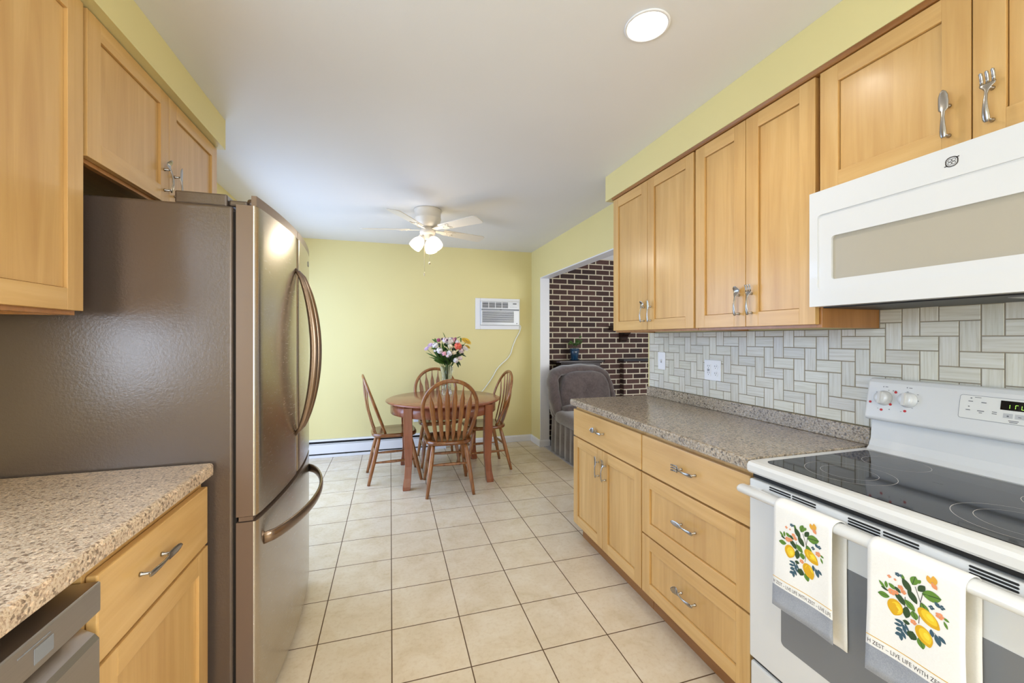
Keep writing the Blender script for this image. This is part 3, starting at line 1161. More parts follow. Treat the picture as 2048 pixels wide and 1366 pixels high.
def kitchen_range():
    r = thing('range', 'white electric range with a black glass cooktop', 'stove', (1.42, (RY0 + RY1) / 2, 0))
    MB().box(1.165, XR - 0.012, RY0 + 0.004, RY1 - 0.004, 0.02, 0.872).build('body', APPL_WHITE, r, bevel=0.003)
    # cooktop frame: band with rounded front
    prof = [(1.712, 0.873), (1.134, 0.873), (1.128, 0.880), (1.128, 0.898), (1.134, 0.907), (1.146, 0.910), (1.712, 0.910)]
    t = MB().prism(prof, 'y', RY0, RY1)
    ct = t.build('cooktop_frame', APPL_WHITE, r, bevel=0.004, seg=3)
    t = MB().prism(rrect(1.168, 1.648, RY0 + 0.030, RY1 - 0.032, 0.022), 'z', 0.9085, 0.9118)
    gl = t.build('glass_top', BLACK_GLASS, ct)
    for c_, r_, ri in (((1.312, 0.868), 0.108, 0.068), ((1.545, 0.885), 0.082, 0), ((1.318, 0.512), 0.118, 0.082), ((1.545, 0.52), 0.09, 0)):
        t = MB()
        ring2(t, c_, r_ - 0.0012, r_, 0.9120)
        if ri: ring2(t, c_, ri - 0.001, ri, 0.9120)
        t.build('burner_ring', RING_MARK, gl)
    t = MB()
    for q in range(3): t.box(1.452, 1.455, 0.724 + q * 0.008, 0.729 + q * 0.008, 0.9119, 0.9121)
    t.build('hot_surface_mark', GREY_MARK, gl)
    # black line under the cooktop, then the door
    MB().box(1.150, 1.170, RY0 + 0.004, RY1 - 0.006, 0.856, 0.8725).build('vent_gap', BLACK, r)
    XD = 1.136
    t = MB()
    t.box(XD, 1.164, RY0 + 0.002, RY1 - 0.003, 0.268, 0.853)
    d = t.build('oven_door', APPL_WHITE, r, bevel=0.006, seg=3)
    def slot(y0, y1, z):
        MB().prism([(y0, z - 0.0022), (y1, z - 0.0022), (y1 + 0.0018, z), (y1, z + 0.0022), (y0, z + 0.0022), (y0 - 0.0018, z)], 'x', XD - 0.0007, XD + 0.003).build('vent_slot', BLACK, d)
    for ya, yb, nz in ((0.911, 0.979, 2), (0.837, 0.904, 2), (0.682, 0.752, 3), (0.607, 0.674, 2), (0.456, 0.523, 3), (0.378, 0.446, 2)):
        for k in range(nz):
            slot(ya, yb, 0.8475 - 0.0072 * k)
    t = MB().prism([(p[1], p[0]) for p in rrect(0.385, 0.715, 0.410, 0.940, 0.012)], 'x', XD - 0.0012, XD + 0.004)
    t.build('window', mat('oven_window_mesh', rgb(122, 124, 128), 0.25), d)
    # full-width handle
    prof = [(1.118 + 0.0 , 0.855)]
    pts = []
    t = MB()
    sec = [(1.1355, 0.858), (1.112, 0.857), (1.094, 0.852), (1.084, 0.843), (1.082, 0.832), (1.086, 0.822), (1.094, 0.819), (1.100, 0.823), (1.099, 0.833), (1.106, 0.842), (1.1355, 0.846)]
    t.m = 0
    bar = [(1.110 + 0.027 * math.cos(a) * 1.0, 0.834 + 0.0165 * math.sin(a)) for a in [2 * PI * i / 20 for i in range(20)]]
    ys = [RY1 + 0.001, RY1 - 0.002, RY1 - 0.008, RY0 + 0.008, RY0 + 0.002, RY0 - 0.001]
    sc = [0.5, 0.85, 1.0, 1.0, 0.85, 0.5]
    cx = 1.1035
    rings = []
    for y, s in zip(ys, sc):
        rings.append([(cx + 0.022 * s * math.cos(a), y, 0.8235 + 0.0145 * s * math.sin(a)) for a in [2 * PI * i / 20 for i in range(20)]])
    t.loft(rings)
    for ya, yb in ((RY1 - 0.055, RY1 - 0.012), (RY0 + 0.012, RY0 + 0.055)):
        t.box(1.105, XD + 0.001, ya, yb, 0.815, 0.832)
    t.build('handle', APPL_WHITE, d)
    MB().box(1.150, 1.164, RY0 + 0.006, RY1 - 0.006, 0.2545, 0.2675).build('drawer_gap', BLACK, r)
    t = MB().box(1.140, 1.164, RY0 + 0.002, RY1 - 0.003, 0.055, 0.2535)
    t.build('storage_drawer', APPL_WHITE, r, bevel=0.008, seg=3)
    # backguard: riser and leaning control console
    zb, zt = 1.020, 1.168
    t = MB()
    t.prism([(1.722, 0.9105), (1.662, 0.9105), (1.676, 0.925), (1.686, 0.95), (1.692, 1.022), (1.722, 1.022)], 'y', RY0 + 0.012, RY1 - 0.016)
    bg = t.build('backguard', APPL_WHITE, r, bevel=0.002)
    xf = lambda z: 1.660 + (z - zb) * 0.20
    t = MB()
    prof = [(1.722, zb), (1.672, zb), (1.662, zb + 0.004), (xf(zb + 0.014), zb + 0.014), (xf(zt - 0.014), zt - 0.014), (xf(zt) + 0.004, zt - 0.003), (xf(zt) + 0.014, zt), (1.722, zt)]
    t.prism(prof, 'y', RY0 + 0.006, RY1 - 0.008)
    cons = t.build('control_console', APPL_WHITE, r, bevel=0.008, seg=3)
    nx, nz = -0.9806, 0.196   # outward normal of the console face

    def onface(y, z, d=0.0):
        return (xf(z) + nx * d, y, z + nz * d)
    # two knobs
    for yk, zk in ((0.994, 1.101), (0.924, 1.104)):
        m4 = Matrix.Translation(Vector(onface(yk, zk))) @ Vector((nx, 0, nz)).to_track_quat('Z', 'Y').to_matrix().to_4x4()
        t = MB()
        prof = [(0.026, 0.0004), (0.026, 0.003), (0.0235, 0.005), (0.022, 0.017), (0.0195, 0.021), (0.010, 0.022), (0.001, 0.022)]
        t.lathe(prof, (0, 0, 0), 28)
        t.v = [tuple(m4 @ Vector(p)) for p in t.v]
        t.m = 1
        # grip ridge
        k0 = len(t.v)
        t.box(-0.0035, 0.0035, -0.021, 0.021, 0.0215, 0.030)
        for i in range(k0, len(t.v)):
            t.v[i] = tuple(m4 @ Vector(t.v[i]))
        t.build('knob', [APPL_WHITE, mat('knob_grip', rgb(206, 204, 202), 0.35)], cons)
    t = MB()
    for y, z in ((1.034, 1.083), (0.961, 1.125), (0.972, 1.082), (0.997, 1.060), (0.929, 1.066)):
        m4 = Matrix.Translation(Vector(onface(y, z))) @ Vector((nx, 0, nz)).to_track_quat('Z', 'Y').to_matrix().to_4x4()
        t = MB()
        k0 = 0
        t.lathe([(0.0042, 0.0002), (0.0042, 0.0012)], (0, 0, 0), 14, smooth=False)
        for i in range(k0, len(t.v)): t.v[i] = tuple(m4 @ Vector(t.v[i]))
        t.build('burner_mark', RED_MARK, cons)
    t = MB()

    def dash(y, z, w, h=0.0016):
        t.add([onface(y, z, 0.0006), onface(y - w, z, 0.0006), onface(y - w, z + h, 0.0006), onface(y, z + h, 0.0006)], [(0, 1, 2, 3)])
    for y, z, w, h in ((1.000, 1.139, .003, .003), (0.993, 1.140, .008, .002), (0.932, 1.143, .003, .003), (0.925, 1.143, .009, .002), (0.984, 1.129, .004, .0015), (0.970, 1.128, .003, .003), (0.965, 1.129, .006, .0015),
                       (0.930, 1.130, .005, .0015), (0.902, 1.124, .005, .0015), (0.898, 1.103, .003, .0025), (0.975, 1.063, .003, .003), (1.010, 1.063, .004, .0012), (0.942, 1.062, .005, .0012), (0.912, 1.078, .004, .0012), (1.02, 1.12, .004, .0012)):
        dash(y, z, w, h)
    t.build('dial_lettering', GREY_MARK, cons)
    # key panel with display
    y0, y1 = 0.36, 0.795
    zl, zh = 1.072, 1.140
    m = MB()
    e = 0.0012
    pl = [(p[0], p[1]) for p in rrect(y0, y1, zl, zh, 0.006)]
    m.loft([[onface(p[0], p[1], 0.0003) for p in pl], [onface(p[0], p[1], 0.0010) for p in pl]], smooth=False)
    kp = m.build('key_panel', mat('key_panel', rgb(222, 221, 217), 0.35), cons)
    t = MB()
    pl2 = [(p[0], p[1]) for p in rrect(y0 - e, y1 + e, zl - e, zh + e, 0.007)]
    t.loft([[onface(p[0], p[1], 0.0001) for p in pl2], [onface(p[0], p[1], 0.0005) for p in pl2]], smooth=False)
    t.build('panel_outline', GREY_PL, kp)
    t = MB()
    pl = rrect(0.560, 0.7085, 1.1085, 1.1345, 0.001)
    t.loft([[onface(p[0], p[1], 0.0011) for p in pl], [onface(p[0], p[1], 0.0016) for p in pl]], smooth=False)
    dsp = t.build('display', BLACK_GLASS, kp)
    t = MB()
    X = lambda z: xf(z) + nx * 0.0020
    digital(t, 0.690, 1.114, 0.0105, ('tl', 'bl'), X, 0)
    digital(t, 0.679, 1.114, 0.0105, ('tl', 'bl', 't'), X, 0)
    digital(t, 0.667, 1.114, 0.0105, ('tl', 'bl', 'b'), X, 0)
    t.build('lit_digits', mat('green_digits', rgb(140, 200, 60), 0.5, emit=(0.45, 0.9, 0.12, 1), emit_s=1.2), dsp)
    t = MB()
    for y, z, w, h in ((0.772, 1.131, .0035, .003), (0.776, 1.122, .010, .0022), (0.7755, 1.106, .0035, .003), (0.780, 1.096, .010, .0022), (0.763, 1.135, .014, .0016), (0.748, 1.121, .011, .0025), (0.755, 1.096, .015, .0024), (0.751, 1.091, .007, .002),
                       (0.724, 1.098, .010, .002), (0.724, 1.093, .010, .002), (0.694, 1.090, .004, .004), (0.690, 1.079, .020, .002), (0.688, 1.075, .016, .002), (0.672, 1.091, .006, .0018)):
        t.add([onface(y, z, 0.0017), onface(y - w, z, 0.0017), onface(y - w, z + h, 0.0017), onface(y, z + h, 0.0017)], [(0, 1, 2, 3)])
    t.build('key_lettering', GREY_MARK, kp)
    t = MB()
    for y, z, w, h in ((0.7015, 1.0865, .019, .013), (0.6785, 1.0865, .019, .013)):
        t.add([onface(y, z, 0.0014), onface(y - w, z, 0.0014), onface(y - w, z + h, 0.0014), onface(y, z + h, 0.0014)], [(0, 1, 2, 3)])
    t.build('arrow_keys', mat('grey_key', rgb(188, 188, 188), 0.4), kp)
    for ya in (RY0 + 0.03, RY1 - 0.06):
        for xa in (1.20, 1.66):
            MB().lathe([(0.018, 0.0), (0.018, 0.019)], (xa, ya + 0.015, 0), 14).build('foot', BLACK, r)
    return r


kitchen_range()

# ------------------------------------------------------------------ over-the-range microwave
def frame_ring(mb, xa, xb, o, i, r):
    """flat frame between x=xa (front) and xb, outer rectangle o, inner rounded rectangle i (y0, y1, z0, z1)"""
    inn = rrect(i[0], i[1], i[2], i[3], r)
    n = len(inn) // 4
    cor = [(o[1], o[3]), (o[0], o[3]), (o[0], o[2]), (o[1], o[2])]
    out = []
    for k in range(4):
        for q in range(n):
            out.append(cor[k])
    k = len(inn)
    A = [(xa, p[0], p[1]) for p in inn]
    B = [(xb, p[0], p[1]) for p in inn]
    mb.add(A + B, [(j, (j + 1) % k, k + (j + 1) % k, k + j) for j in range(k)])
    C4 = [(xa, p[0], p[1]) for p in cor] + [(xb, p[0], p[1]) for p in cor]
    mb.add(C4, [(0, 1, 5, 4), (1, 2, 6, 5), (2, 3, 7, 6), (3, 0, 4, 7)])
    for X in (xa, xb):
        vs = [(X, p[0], p[1]) for p in inn] + [(X, p[0], p[1]) for p in cor]
        fs = []
        for c in range(4):
            for q in range(n - 1):
                fs.append((c * n + q, c * n + q + 1, k + c))
            e = (c + 1) % 4
            fs.append((c * n + n - 1, (c * n + n) % k, k + e, k + c))
        mb.add(vs, fs)


def microwave():
    y0, y1, z0, z1 = 0.282, 1.036, 1.420, 1.806
    xf = 1.378
    r = thing('microwave', 'white over-the-range microwave mounted above the cooktop', 'microwave', (1.55, 0.66, z0))
    MB().box(1.424, XR - 0.012, y0 + 0.003, y1 - 0.003, z0 + 0.006, z1).build('body', mat('microwave_case', rgb(214, 213, 208), 0.35), r, bevel=0.003)
    MB().box(1.4245, 1.70, y0 + 0.012, y1 - 0.012, z0 - 0.004, z0 + 0.0055).build('bottom_grille', BLACK, r, bevel=0.002)
    t = MB()
    t.box(1.455, 1.585, y0 + 0.10, y0 + 0.32, z0 - 0.007, z0 - 0.0042)
    t.build('filter', mat('steel_filter', rgb(170, 170, 168), 0.3, 1.0), r)
    # door: outer frame round a shallow recessed field, sunk window
    t = MB()
    Y0, Y1 = 0.44, 1.009
    frame_ring(t, xf, 1.423, (y0, y1, z0, z1), (Y0, Y1, 1.476, 1.726), 0.012)
    d = t.build('door', APPL_WHITE, r, bevel=0.004, seg=3)
    t = MB()
    wy0, wy1, wz0, wz1 = 0.48, 0.967, 1.506, 1.648
    frame_ring(t, xf + 0.004, 1.422, (Y0 - 0.004, Y1 + 0.004, 1.472, 1.730), (wy0, wy1, wz0, wz1), 0.010)
    t.build('inner_frame', APPL_WHITE, d, bevel=0.003)
    t = MB().box(xf + 0.012, 1.42, wy0, wy1, wz0, wz1)
    t.build('window', mat('microwave_window', rgb(176, 168, 152), 0.3), d)
    # round emblem: scalloped ring, four looping strokes, two curled tips
    cy, cz, R = 0.668, 1.766, 0.0125
    t = MB()
    X = xf - 0.0008

    def stroke(pts, w, closed=False):
        n = len(pts)
        L, Rr = [], []
        for i, p in enumerate(pts):
            a = pts[(i - 1) % n] if closed or i else p
            b = pts[(i + 1) % n] if closed or i < n - 1 else p
            dx, dy = b[0] - a[0], b[1] - a[1]
            l = math.hypot(dx, dy) or 1
            L.append((X, cy - (p[0] - dy / l * w), cz + p[1] + dx / l * w))
            Rr.append((X, cy - (p[0] + dy / l * w), cz + p[1] - dx / l * w))
        m = n if closed else n - 1
        t.add(L + Rr, [(i, (i + 1) % n, n + (i + 1) % n, n + i) for i in range(m)])
    loop = []
    for i in range(64):
        a = 2 * PI * i / 64
        rr = R * (0.86 + 0.14 * abs(math.cos(2 * a - PI / 2)) ** 0.7)
        rr = R * (0.92 + 0.08 * abs(math.sin(2 * a)))
        loop.append((rr * math.cos(a), rr * math.sin(a)))
    stroke(loop, 0.0012, True)
    for k in range(4):
        a0 = PI / 4 + k * PI / 2
        c0 = (0.0055 * math.cos(a0), 0.0055 * math.sin(a0))
        stroke([(c0[0] + 0.0036 * math.cos(a), c0[1] + 0.0036 * math.sin(a)) for a in [2 * PI * i / 20 for i in range(20)]], 0.0005, True)
    for s in (1, -1):
        stroke([(s * (0.0085 + 0.002 * q), s * (0.0075 + 0.0011 * q * (1 - q / 6))) for q in range(4)], 0.0011)
    t.build('emblem', mat('emblem_ink', rgb(58, 50, 46), 0.4), d)
    # handle-side control strip on the near end
    t = MB().box(xf - 0.0006, xf + 0.002, y0 + 0.02, 0.425, 1.45, 1.73)
    t.build('control_strip', GREY_PL, d)
    return r


microwave()
#PART3
# ------------------------------------------------------------------ printed tea towels over the oven handle
TEXTS = {}


def text_tris(s, size):
    cu = bpy.data.curves.new('lettering_source', 'FONT')
    cu.body = s
    cu.size = size
    cu.resolution_u = 3
    o = bpy.data.objects.new('lettering_source', cu)
    COL.objects.link(o)
    dg = bpy.context.evaluated_depsgraph_get()
    me = o.evaluated_get(dg).to_mesh()
    me.calc_loop_triangles()
    vs = [(v.co.x, v.co.y) for v in me.vertices]
    ts = [tuple(t.vertices) for t in me.loop_triangles]
    o.evaluated_get(dg).to_mesh_clear()
    bpy.data.objects.remove(o)
    bpy.data.curves.remove(cu)
    return vs, ts


def towel(y0, y1, label, text, seed):
    rnd = random.Random(seed)
    r = thing('kitchen_towel', label, 'towel', (1.10, (y0 + y1) / 2, 0.84), group='lemon print towels on the oven handle')
    mb = MB()
    zb_f, zb_b = 0.535, 0.502
    cx, cz, ra, rb = 1.1035, 0.8235, 0.0262, 0.0185
    ph = rnd.uniform(0, 6)

    def wav(y, z):
        return 0.0022 * math.sin(38 * (y - y0) + ph) * min(1, (cz - z) / 0.2) if z < cz else 0.0

    path = []   # (x, z)
    for i in range(15):
        path.append((cx - ra - 0.001 * (1 - i / 14), zb_f + (cz - zb_f) * i / 14))
    # exact row for the edge of the grey band
    path.insert(4, (cx - ra - 0.0008, 0.597))
    path = sorted(path, key=lambda p: p[1])
    for i in range(1, 10):
        a = PI - PI * i / 10
        path.append((cx + ra * math.cos(a), cz + rb * math.sin(a)))
    for i in range(13):
        path.append((cx + ra, cz - (cz - zb_b) * i / 12))
    nf = 16
    ny = 18

    def edge(k, t):
        return 0.0

    P = []
    for k, (x, z) in enumerate(path):
        row = []
        for j in range(ny + 1):
            t = j / ny
            y = y1 - (y1 - y0) * t
            # the hem spreads a little at the bottom
            sp = 1.0 + 0.05 * max(0, (0.70 - z) / 0.17) if k < 17 else 1.0 + 0.03 * max(0, (0.7 - z) / 0.2)
            y = (y0 + y1) / 2 + (y - (y0 + y1) / 2) * sp
            dx = wav(y, z)
            row.append((x + (dx if k < 17 else -abs(dx)), y, z))
        P.append(row)
    n = ny + 1
    vs = [p for row in P for p in row]
    for k in range(len(P) - 1):
        zc = (path[k][1] + path[k + 1][1]) / 2
        mb.m = 1 if (k < 16 and zc < 0.597) else 0
        o = len(mb.v)
        mb.add(P[k] + P[k + 1], [(j, j + 1, n + j + 1, n + j) for j in range(ny)], True)
    o = mb.build('cloth', [TOWEL_W, TOWEL_G], r)
    bm = bmesh.new(); bm.from_mesh(o.data)
    bmesh.ops.remove_doubles(bm, verts=bm.verts, dist=1e-5)
    bm.to_mesh(o.data); bm.free()
    md = o.modifiers.new('thickness', 'SOLIDIFY')
    md.thickness = 0.0022
    md.offset = 0
    # printed design
    pr = MB()
    yc = (y0 + y1) / 2
    lay = [0]

    def put(u, z, d):
        y = yc - u
        return (cx - ra - 0.0014 - 0.0004 - d + wav(y, z), y, z)

    def poly(pts, m, d=None):
        pr.m = m
        lay[0] += 1
        dd = d if d is not None else 0.0001 + {9: 0, 5: 1, 6: 1.6, 7: 1, 2: 2.4, 3: 3.2, 4: 4.0, 8: 4.6, 10: 5.2}[m] * 0.00007 + lay[0] * 0.0000012
        pr.add([put(u, z, dd) for u, z in pts], [tuple(range(len(pts)))])

    def px(x, y):
        yy = y - 0.5 * (x - 500)
        return ((x - 500) * 0.000200, 0.724 + (765 - yy) * 0.000262)

    def leaf(x, y, L, W, ang, m, vein=None):
        L, W = L * 1.1, W * 1.3
        u, z = px(x, y)
        a = math.radians(ang)
        ca, sa = math.cos(a), math.sin(a)
        pts = []
        for i in range(9):
            t = i / 8
            pts.append((L * (t - 0.5), W * math.sin(PI * t) ** 0.8 * 0.5))
        pts += [(L * (t - 0.5), -W * math.sin(PI * t) ** 0.8 * 0.5) for t in [i / 8 for i in range(7, 0, -1)]]
        poly([(u + p * ca - q * sa, z + p * sa + q * ca) for p, q in pts], m)
        if vein is not None:
            v = [(-L * 0.48, -W * 0.03), (L * 0.45, -W * 0.03), (L * 0.45, W * 0.05), (-L * 0.48, W * 0.05)]
            poly([(u + p * ca - q * sa, z + p * sa + q * ca) for p, q in v], vein)

    def lemon(x, y, L, W, ang):
        u, z = px(x, y)
        a = math.radians(ang)
        ca, sa = math.cos(a), math.sin(a)

        def sh(k, ox=0, oy=0):
            pts = []
            for i in range(28):
                th = 2 * PI * i / 28
                rr = 1 + 0.16 * max(0, math.cos(th)) ** 14
                p, q = ox + L / 2 * k * rr * math.cos(th), oy + W / 2 * k * math.sin(th)
                pts.append((u + p * ca - q * sa, z + p * sa + q * ca))
            return pts
        poly(sh(1.0), 2)
        poly(sh(0.72, 0.0, W * 0.09), 3)
        poly(sh(0.34, L * 0.02, W * 0.17), 4)

    def blob(x, y, s, m, n=5, ang=0):
        u, z = px(x, y)
        for i in range(n):
            a = ang + 2 * PI * i / n
            pts = [(u + s * 0.55 * math.cos(a) + s * 0.5 * math.cos(b) * (1 if True else 0), z + s * 0.55 * math.sin(a) + s * 0.38 * math.sin(b)) for b in [2 * PI * k / 8 for k in range(8)]]
            poly(pts, m)

    G1, G2, BL, OR, INK = 5, 6, 7, 8, 9
    # stems
    for (a, b) in (((575, 690), (530, 560)), ((575, 690), (600, 600)), ((435, 800), (440, 640)), ((560, 860), (575, 690)), ((470, 920), (440, 860)), ((690, 930), (740, 990))):
        (u0, z0), (u1, z1) = px(*a), px(*b)
        poly([(u0 - .0006, z0), (u0 + .0006, z0), (u1 + .0006, z1), (u1 - .0006, z1)], INK)
    for d in ((240, 612, .021, .010, 8, G1, G2), (455, 545, .026, .011, -58, G2, INK), (520, 510, .020, .011, 75, G1, G2), (562, 522, .011, .005, 55, G1, None), (585, 578, .019, .009, 55, G2, INK), (668, 645, .030, .017, 12, G1, G2),
              (505, 640, .026, .011, -55, G2, INK), (482, 712, .022, .011, -40, G1, G2), (452, 770, .024, .011, -95, G2, INK), (405, 665, .020, .010, -55, G2, None), (522, 795, .016, .011, -70, G1, G2), (615, 745, .022, .010, -60, G1, G2),
              (500, 960, .018, .014, -100, G2, INK), (580, 1020, .020, .011, -70, G1, G2), (225, 520, .016, .005, -45, G1, None), (265, 525, .014, .005, 95, G1, None), (250, 560, .014, .004, -15, G2, None), (320, 545, .014, .007, -30, G1, None), (372, 578, .013, .006, -40, G2, None),
              (420, 478, .012, .005, 100, G1, None), (785, 830, .010, .004, -20, G1, None), (782, 872, .013, .004, -65, G1, None), (715, 712, .011, .006, -45, BL, None), (450, 852, .012, .007, 5, G2, None),
              (385, 843, .016, .005, 5, BL, None), (375, 872, .014, .005, 10, BL, None), (385, 912, .013, .007, 25, BL, None), (375, 950, .013, .006, 30, BL, None), (400, 975, .015, .006, 95, BL, None), (422, 955, .016, .006, 120, BL, None),
              (422, 885, .016, .005, -50, BL, None), (455, 900, .016, .004, -60, BL, None), (440, 930, .015, .005, -50, BL, None), (720, 990, .020, .008, -70, BL, None), (755, 985, .014, .006, -40, BL, None), (672, 935, .014, .006, 100, BL, None)):
        leaf(*d)
    lemon(348, 722, .034, .029, 262)
    lemon(640, 815, .040, .027, -35)
    lemon(605, 955, .037, .029, -62)
    leaf(612, 745, .022, .010, -60, G1, G2)
    leaf(385, 640, .018, .010, -40, G2, None)
    for d in ((318, 592, .0075, OR, 6), (360, 600, .005, OR, 5), (400, 560, .0055, OR, 5), (425, 600, .0055, OR, 5), (295, 458, .004, OR, 4), (350, 490, .0028, OR, 4), (735, 800, .0072, OR, 5), (515, 850, .006, OR, 5),
              (372, 448, .0048, BL, 5), (402, 460, .003, BL, 4), (668, 732, .005, BL, 4), (752, 735, .0052, BL, 4)):
        blob(*d)
    leaf(648, 510, .015, .007, -70, 10, OR)
    leaf(690, 520, .016, .008, 100, 10, OR)
    leaf(690, 565, .013, .007, -50, OR, None)
    # yellow line, lettering strip
    w = (y1 - y0) / 2 * 1.02
    for k in range(12):
        a, b = -w + 2 * w * k / 12, -w + 2 * w * (k + 1) / 12
        poly([(a, 0.6195), (b, 0.6195), (b, 0.6212), (a, 0.6212)], 2, 0.0002)
    vsx, ts = text_tris(text, 0.0135)
    mx = max(v[0] for v in vsx)
    k = (2 * w - 0.004) / mx
    lt = MB()
    lt.add([put(-w + 0.002 + v[0] * k, 0.6025 + v[1], 0.0003) for v in vsx], ts)
    lt.build('lettering', mat('print_ink', rgb(58, 44, 44), 0.8), r)
    pr.build('lemon_print', [TOWEL_W, TOWEL_G, mat('print_ochre', rgb(224, 172, 30), 0.8), mat('print_lemon', rgb(240, 204, 48), 0.8), mat('print_light_lemon', rgb(250, 222, 70), 0.8), mat('print_leaf', rgb(98, 138, 52), 0.8), mat('print_dark_leaf', rgb(52, 76, 44), 0.8),
                       mat('print_blue_grey', rgb(62, 92, 108), 0.8), mat('print_orange', rgb(232, 150, 104), 0.8), mat('print_ink', rgb(58, 44, 44), 0.8), mat('print_butterfly', rgb(226, 168, 62), 0.8)], r)
    return r


towel(0.752, 0.914, 'lemon print tea towel on the oven handle, nearer the three-drawer cabinet', 'H ZEST \u2013 LIVE LIFE WITH ZEST \u2013 LIVE LIFE', 2)
towel(0.502, 0.671, 'lemon print tea towel at the middle of the oven handle, in front of the window', 'H ZEST \u2013 LIVE LIFE WITH ZEST \u2013 LIVE', 5)

# ------------------------------------------------------------------ dining table
TX, TY, TR, TZ = 0.503, 3.985, 0.548, 0.735


def dining_table():
    r = thing('dining_table', 'round cherry-red wooden dining table with four curved legs', 'table', (TX, TY, 0))
    t = MB().lathe([(0.001, 0.709), (TR - 0.03, 0.709), (TR - 0.008, 0.713), (TR, 0.720), (TR - 0.001, 0.726), (TR - 0.012, 0.731), (TR - 0.022, 0.735), (0.001, 0.735)], (TX, TY, 0), 96)
    t.build('tabletop', CHERRY, r)
    t = MB().lathe([(0.498, 0.612), (0.503, 0.614), (0.503, 0.7085), (0.482, 0.7085), (0.482, 0.614)], (TX, TY, 0), 96, cap=False)
    t.f.append(()) if False else None
    t.build('apron', CHERRY_V, r)
    for sx in (-1, 1):
        for sy in (-1, 1):
            x, y = TX + sx * 0.358, TY + sy * 0.358
            rings = []
            for z, w, o in ((0.0, 0.031, 0.018), (0.03, 0.0325, 0.015), (0.10, 0.029, 0.002), (0.20, 0.029, -0.008), (0.35, 0.034, -0.008), (0.48, 0.038, -0.002), (0.60, 0.037, 0.0), (0.708, 0.037, 0.0)):
                cx, cy = x + sx * o * 0.7, y + sy * o * 0.7
                rings.append([(cx - w, cy - w, z), (cx + w, cy - w, z), (cx + w, cy + w, z), (cx - w, cy + w, z)])
            MB().loft(rings, True, True, False).build('leg', CHERRY_V, r, bevel=0.004)
    return r


dining_table()


# ------------------------------------------------------------------ dining chairs (local +y = front)
def dining_chair():
    r = thing('dining_chair', '', 'chair', (0, 0, 0), 0, 'arrow-back chairs round the dining table')
    # seat
    def outline(k, z, dip=0.0):
        pts = []
        for i in range(40):
            a = 2 * PI * i / 40
            e = 0.62
            x = math.copysign(abs(math.cos(a)) ** e, math.cos(a))
            y = math.copysign(abs(math.sin(a)) ** e, math.sin(a))
            w = 0.208 + 0.018 * y
            pts.append((x * w * k, y * 0.205 * k, z))
        return pts
    t = MB().loft([outline(0.90, 0.412), outline(0.97, 0.415), outline(1.0, 0.424), outline(1.0, 0.436), outline(0.975, 0.446), outline(0.9, 0.4475), outline(0.6, 0.4400), outline(0.2, 0.4375)])
    t.build('seat', OAK_SEAT, r, local=True)
    lean = lambda z: -0.085 - (z - 0.445) * 0.370
    # bow
    pts = []
    for i in range(8):
        q = i / 8
        z = 0.446 + (0.735 - 0.446) * q
        pts.append((-(0.158 + 0.068 * math.sin(q * PI / 2)), lean(z), z))
    for i in range(25):
        a = PI - PI * i / 24
        z = 0.735 + 0.228 * math.sin(a)
        pts.append((0.226 * math.cos(a), lean(z), z))
    for i in range(7, -1, -1):
        q = i / 8
        z = 0.446 + (0.735 - 0.446) * q
        pts.append(((0.158 + 0.068 * math.sin(q * PI / 2)), lean(z), z))
    MB().tube(pts, 0.01, 10, True, flat=(0.0165, 0.0115), up=(0, 1, 0)).build('back_bow', OAK, r, local=True)
    # six arrow spindles
    for k in range(6):
        s = (k - 2.5) / 2.5
        xb, xt = s * 0.112, s * 0.172
        zt = 0.735 + 0.222 * math.sqrt(1 - (xt / 0.226) ** 2)
        rings = []
        for q, w, th in ((0, .0055, .0055), (.04, .0075, .006), (.13, .0160, .006), (.45, .0180, .006), (.68, .0215, .006), (.76, .0200, .006), (.87, .0078, .0055), (.93, .0052, .005), (1, .0050, .005)):
            z = 0.440 + (zt - 0.440) * q
            x = xb + (xt - xb) * q
            yy = -0.180 + 1.5 * xb * xb
            yy = yy + (lean(zt) - yy) * q - 0.022 * math.sin(PI * q)
            rings.append([(x + w * math.cos(b), yy + th * math.sin(b), z) for b in [2 * PI * j / 10 for j in range(10)]])
        MB().loft(rings).build('spindle', OAK, r, local=True)
    # legs and stretchers
    F = {}
    for sx in (-1, 1):
        for sy in (-1, 1):
            top = Vector((sx * 0.135, sy * 0.135, 0.415))
            bot = Vector((sx * 0.193, sy * 0.232, 0.0))
            F[sx, sy] = (top, bot)
            n = 8
            pts = [top + (bot - top) * (i / n) for i in range(n + 1)]
            rad = [0.014, 0.0175, 0.019, 0.0195, 0.019, 0.018, 0.0165, 0.0148, 0.0128]
            MB().tube(pts, rad, 14).build('leg', OAK, r, local=True)
    at = lambda k, z: F[k][0] + (F[k][1] - F[k][0]) * ((0.415 - z) / 0.415)
    for a, b, z in (((-1, -1), (1, -1), 0.252), ((-1, 1), (1, 1), 0.252), ((-1, -1), (-1, 1), 0.19), ((1, -1), (1, 1), 0.19)):
        p, q = at(a, z), at(b, z)
        pts = [p + (q - p) * (i / 8) for i in range(9)]
        rad = [.0068, .0085, .0105, .012, .0128, .012, .0105, .0085, .0068]
        MB().tube(pts, rad, 10).build('stretcher', OAK, r, local=True)
    return r


